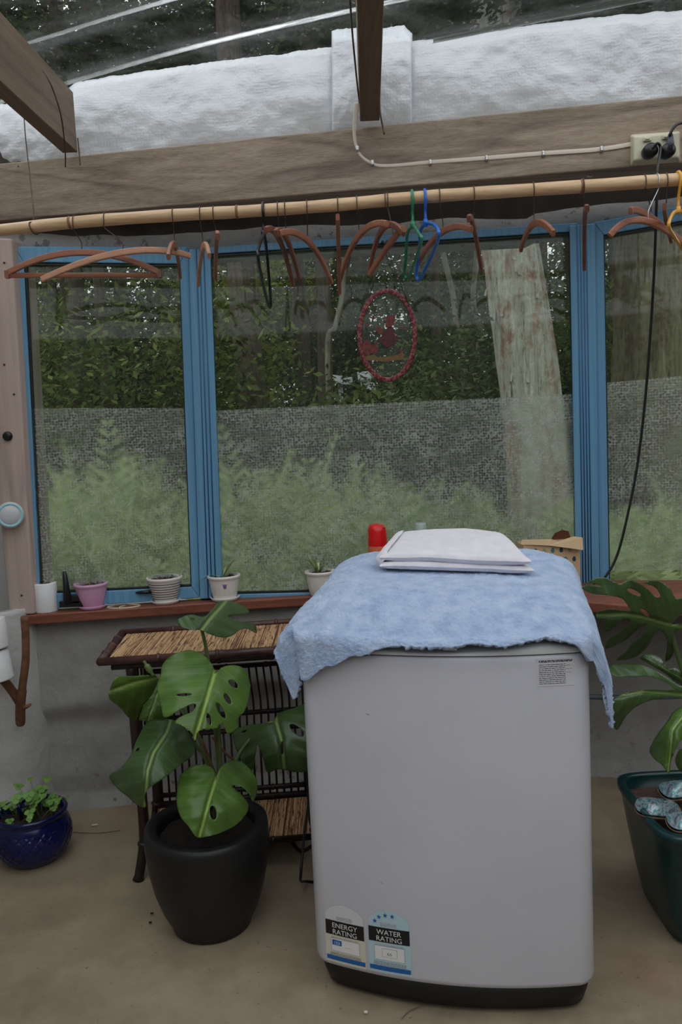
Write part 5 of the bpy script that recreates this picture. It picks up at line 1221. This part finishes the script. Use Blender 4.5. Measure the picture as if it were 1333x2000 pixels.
# bushes
bl = [(-120, 8.5, 1.5), (30, 8.0, 1.5), (175, 8.6, 1.2), (300, 7.4, 1.55), (470, 8.4, 1.25), (590, 7.6, 1.2), (700, 9.4, 1.0), (820, 7.8, 1.15), (940, 7.2, 1.3), (1090, 8.4, 1.5), (1215, 7.6, 1.4), (1370, 8, 1.6)]
bwhere = ['past the left edge of the left window', 'at the left edge of the left window', 'left of centre in the left window', 'at the right side of the left window', 'at the left side of the middle window', 'below the black hanger gap in the middle window', 'behind the oval and the white boards', 'just right of the hanging oval', 'left of the lichen covered trunk', 'behind the right blue mullion', 'at the left of the right window', 'at the right edge of the right window']
bz = (1.1, .95, .68, 1.05, .62, .8, .7, .88, .95, 1.0, .7, 1.0)
for i, ((px, D, s), wh) in enumerate(zip(bl, bwhere)):
    p = pos(px, D); r = thing('leafy_bush', p, 'leafy green bush '+wh, 'bush', 'bushes outside the windows')
    child('foliage', FB[i % 2], r, (0, 0, .85*s*bz[i]), (s, s, s*1.1*bz[i]), i*1.1)
    m = MB()
    for k in range(4): m.tube([V((.1*k-.15, 0, -.1)), V((.2*k-.3, .1, .5)), V((.4*k-.6, .1, 1.1))], [.025, .02, .01], 6)
    part('stems', m, B_DARK, thing_dummy) if False else None
    me = nomesh(m, 'stems', B_DARK); child('stems', me, r)
for i, (px, D, s, wh) in enumerate([(-60, 15, 2.2, 'at the far left edge'), (110, 17, 2.3, 'behind the leftmost slim trunks'), (270, 15, 2.1, 'right of centre in the left window'), (420, 16.5, 2.4, 'behind the left mullion'), (560, 14.5, 2.0, 'behind the black hanger'), (680, 16, 2.2, 'left of the hanging oval'), (800, 14.5, 2.1, 'behind and right of the hanging oval'), (930, 16.5, 2.4, 'just left of the lichen covered trunk'), (1090, 15, 2.1, 'right of the lichen covered trunk'), (1230, 16, 2.3, 'left of the mossy trunk'), (1400, 15, 2.3, 'at the far right edge')]):
    p = pos(px, D); r = thing('undergrowth_bush', p, 'large dark distant bush '+wh, 'bush', 'distant dark undergrowth')
    child('foliage', FB[i % 2], r, (0, 0, .75*s), (s, s*.8, s*1.15), i*1.3)
for i, (px, D, z, wh) in enumerate([(470, 13, 2.3, 'behind the black plastic hanger'), (560, 15, 2.9, 'between the black hanger and the oval'), (160, 15, 2.2, 'in the sky gap of the left window')]):
    p = pos(px, D); r = thing('yellow_shrub', p, 'yellow-green shrub '+wh, 'shrub', 'yellow-green shrubs among the trees'); child('foliage', FY, r, (0, 0, z+.4), (.8, .8, 1.0), i)
# feathery fern clumps close to the glass
def frond_clump(rnd, n, H):
    m = MB()
    for k in range(int(n*1.5)):
        a = rnd.random()*6.28; b = V((rnd.uniform(-.35, .35), rnd.uniform(-.25, .25), 0)); L = H*rnd.uniform(.6, 1.05); d = V((math.cos(a), math.sin(a), 0)); lean = rnd.uniform(.15, .5)
        N = 26; s = V((-d.y, d.x, 0))
        for i in range(3, N):
            t = i/N; q = b+d*(L*lean*t*t)+V((0, 0, L*(t-.25*t*t*lean*2))); w_ = .16*math.sin(math.pi*min(1, t*.9+.08))*H
            for sg in (-1, 1):
                e = q+s*sg*w_+V((0, 0, w_*.45))+d*.02; o = len(m.v); m.v += [q, q.lerp(e, .5)+V((0, 0, .012)), e, q.lerp(e, .5)-V((0, 0, .012))]; m.f.append([o, o+1, o+2, o+3]); m.sm.append(False)
    return m
FF = [nomesh(frond_clump(R1, 34, 1.3), 'fronds', F_FERN), nomesh(frond_clump(R1, 30, 1.15), 'fronds', F_FERN)]
fl_ = [(-60, 4.6, 1.0), (60, 4.4, .9), (150, 5.2, 1.15), (235, 4.6, 1.2), (330, 4.9, 1.05), (430, 4.5, 1.0), (530, 5.0, 1.1), (620, 4.6, .9), (690, 5.2, .95), (790, 4.9, .75), (880, 5.6, .85), (990, 5.4, .7), (1220, 4.8, .8), (1300, 5.2, .9)]
fw = ['past the left edge of the left window', 'at the left edge of the left window', 'third from the left behind the left window', 'tallest behind the middle of the left window', 'behind the right side of the left window', 'behind the left blue mullion', 'behind the left part of the middle window', 'behind the white spider plant pot', 'behind the red capped can', 'behind the clear bottle', 'behind the folded white towel', 'at the foot of the lichen covered trunk', 'at the left of the right window', 'at the foot of the mossy trunk']
for i, ((px, D, s), wh) in enumerate(zip(fl_, fw)):
    p = pos(px, D); o = bpy.data.objects.new('fern_clump', FF[i % 2]); COL.objects.link(o); o.location = p; o.scale = (1.15, 1.1, s*1.32); o.rotation_euler = (0, 0, i*.9); tag(o, 'feathery light green fern clump '+wh, 'fern', 'light green fern clumps by the glass')
# big trunks
def bigtrunk(pts, r, label, mat, name, wob=.05):
    P = smooth_path(pts, 14); n = len(P); m = MB(); N = 64; vs = []
    for i, p in enumerate(P):
        t = i/(n-1); rr = r(t)
        for k in range(N):
            a = 2*math.pi*k/N; q = rr*(1+wob*2.0*noise.noise(V((math.cos(a)*2.2, math.sin(a)*2.2, p.z*.5)))+wob*.9*noise.noise(V((math.cos(a)*9, math.sin(a)*9, p.z*2.0)))+wob*.5*noise.noise(V((math.cos(a)*22, math.sin(a)*22, p.z*7)))); vs.append(p+V((q*math.cos(a), q*math.sin(a), 0)))
    m.add(vs, [(i*N+k, i*N+(k+1) % N, (i+1)*N+(k+1) % N, (i+1)*N+k) for i in range(n-1) for k in range(N)], True); return m
g = at(1062, 1100, 5.6); pts = [V((g.x+.06, g.y, -.5)), g, at(1042, 800, 5.6), at(1010, 560, 5.6), at(992, 420, 5.6), at(975, 200, 5.6), at(965, -100, 5.6), at(950, -700, 5.6)]
mb = bigtrunk(pts, lambda t: lerp(.215, .155, t), '', B_LICH, '')
tt = thing('lichen_tree_trunk', V((g.x, g.y, -.4)), 'thick leaning trunk with pale lichen and reddish bark in the middle window', 'tree trunk')
part('trunk', mb, B_LICH, tt)
m = MB(); rn = random.Random(2)
for k in range(60):      # loose bark flakes
    t = rn.uniform(.12, .55); i = int(t*(len(mb.v)/64-1)); a = rn.randrange(64); p = mb.v[i*64+a]; q = mb.v[i*64+(a+2) % 64]; n = (p-mb.v[i*64+(a+32) % 64]).normalized(); L = rn.uniform(.04, .12)
    q = p.lerp(q, .5); m.add([p, q, q+n*.01-V((0, 0, L)), p+n*.015-V((0, 0, L*.9))], [(0, 1, 2, 3)])
part('loose_bark', m, B_LICH, tt, solid=.006)
g2 = at(1285, 1100, 6.2); mb2 = bigtrunk([V((g2.x, g2.y, -.5)), g2, at(1285, 800, 6.2), at(1288, 740, 6.2), at(1290, 560, 6.2), at(1295, 400, 6.2), at(1300, 0, 6.2), at(1310, -600, 6.2)], lambda t: .30+.07*math.exp(-((t-.33)/.07)**2), '', B_MOSS, '', .09)
t2 = thing('mossy_tree_trunk', V((g2.x, g2.y, -.4)), 'broad mossy brown trunk behind the right window', 'tree trunk'); part('trunk', mb2, B_MOSS, t2)
# canopies added close to the house to block sky through the clear roof
for i, (px, D, z, wh) in enumerate([(-150, 10.5, 6.6, 'left of'), (160, 9.5, 6.2, 'above the left part of'), (420, 11.5, 6.9, 'above the left mullion of'), (640, 10, 6.4, 'above the middle of'), (860, 11.5, 6.8, 'above the right part of'), (1130, 10, 6.4, 'above the right mullion of'), (1380, 11, 6.8, 'right of')]):
    p = pos(px, D); r = thing('sky_block_tree', p, 'dark overhanging tree added to block sky through the clear roof '+wh+' the windows', 'tree', 'trees added to block sky over the roof')
    child('trunk', TM[i % 3], r, (0, 0, -.2), (.6, .6, .8), i); child('foliage', FM[(0, 2)[i % 2]], r, (0, 0, z+.5), (.8, .7, .48), i*1.7)
# canopies of the two big trees overhead
for (root, px, D, z) in ((tt, 965, 5.6, 9.5), (t2, 1310, 6.2, 10.5)):
    child('foliage', FM[0], root, (0, 0, z), (1.1, 1.1, .7), 1.0); child('low_foliage', FM[0], root, (-.2, .1, 4.75), (.75, .4, .24), 2.0)
# thin pale stems
for i, (pts, lb) in enumerate([([(905, 700), (893, 640), (886, 580), (872, 520), (860, 470)], 'thin pale leaning stem right of the hanging oval'), ([(935, 700), (940, 650), (925, 590), (930, 520), (934, 460)], 'thin pale stem just left of the lichen covered trunk'), ([(640, 700), (655, 640), (668, 580), (672, 520)], 'thin pale curving stem left of the hanging oval')]):
    P = [at(x, y, 8.2+i*.3) for x, y in pts]; P = [V((P[0].x, P[0].y, ghz(P[0].x, P[0].y)-.1))]+P+[P[-1]+(P[-1]-P[-2])*3]; m = MB(); m.tube(smooth_path(P, 6), .028, 8); single('pale_stem', m, B_PALE, lb, 'tree stem', 'thin pale stems outside')
# white boards lying in the clearing
for i, (a, b, lb) in enumerate([((640, 742), (690, 748), 'lowest left white board in the clearing'), ((700, 738), (742, 734), 'upper white board in the clearing under the oval'), ((706, 752), (735, 760), 'short white board in the clearing under the oval')]):
    p = at(*a, 10.5); q = at(*b, 10.7); m = MB(); m.hexa([p, q, q+V((0, .4, .10)), p+V((0, .4, .10))], [p+V((0, 0, -.03)), q+V((0, 0, -.03)), q+V((0, .4, .07)), p+V((0, .4, .07))]); m.box((p+q)/2+V((0, .2, -.35)), (.06, .06, .66)); single('white_board', m, simple('whitewashed_wood', srgb(226, 230, 234), .7), lb, 'board', 'white boards in the clearing')
m = MB(); p = at(762, 700, 10.2); 
m.tube([V((p.x, p.y, ghz(p.x, p.y)-.1)), at(762, 780, 10.2), at(762, 745, 10.2)], .03, 8); single('fence_post', m, B_PALE, 'thin pale post standing below the hanging oval', 'post')
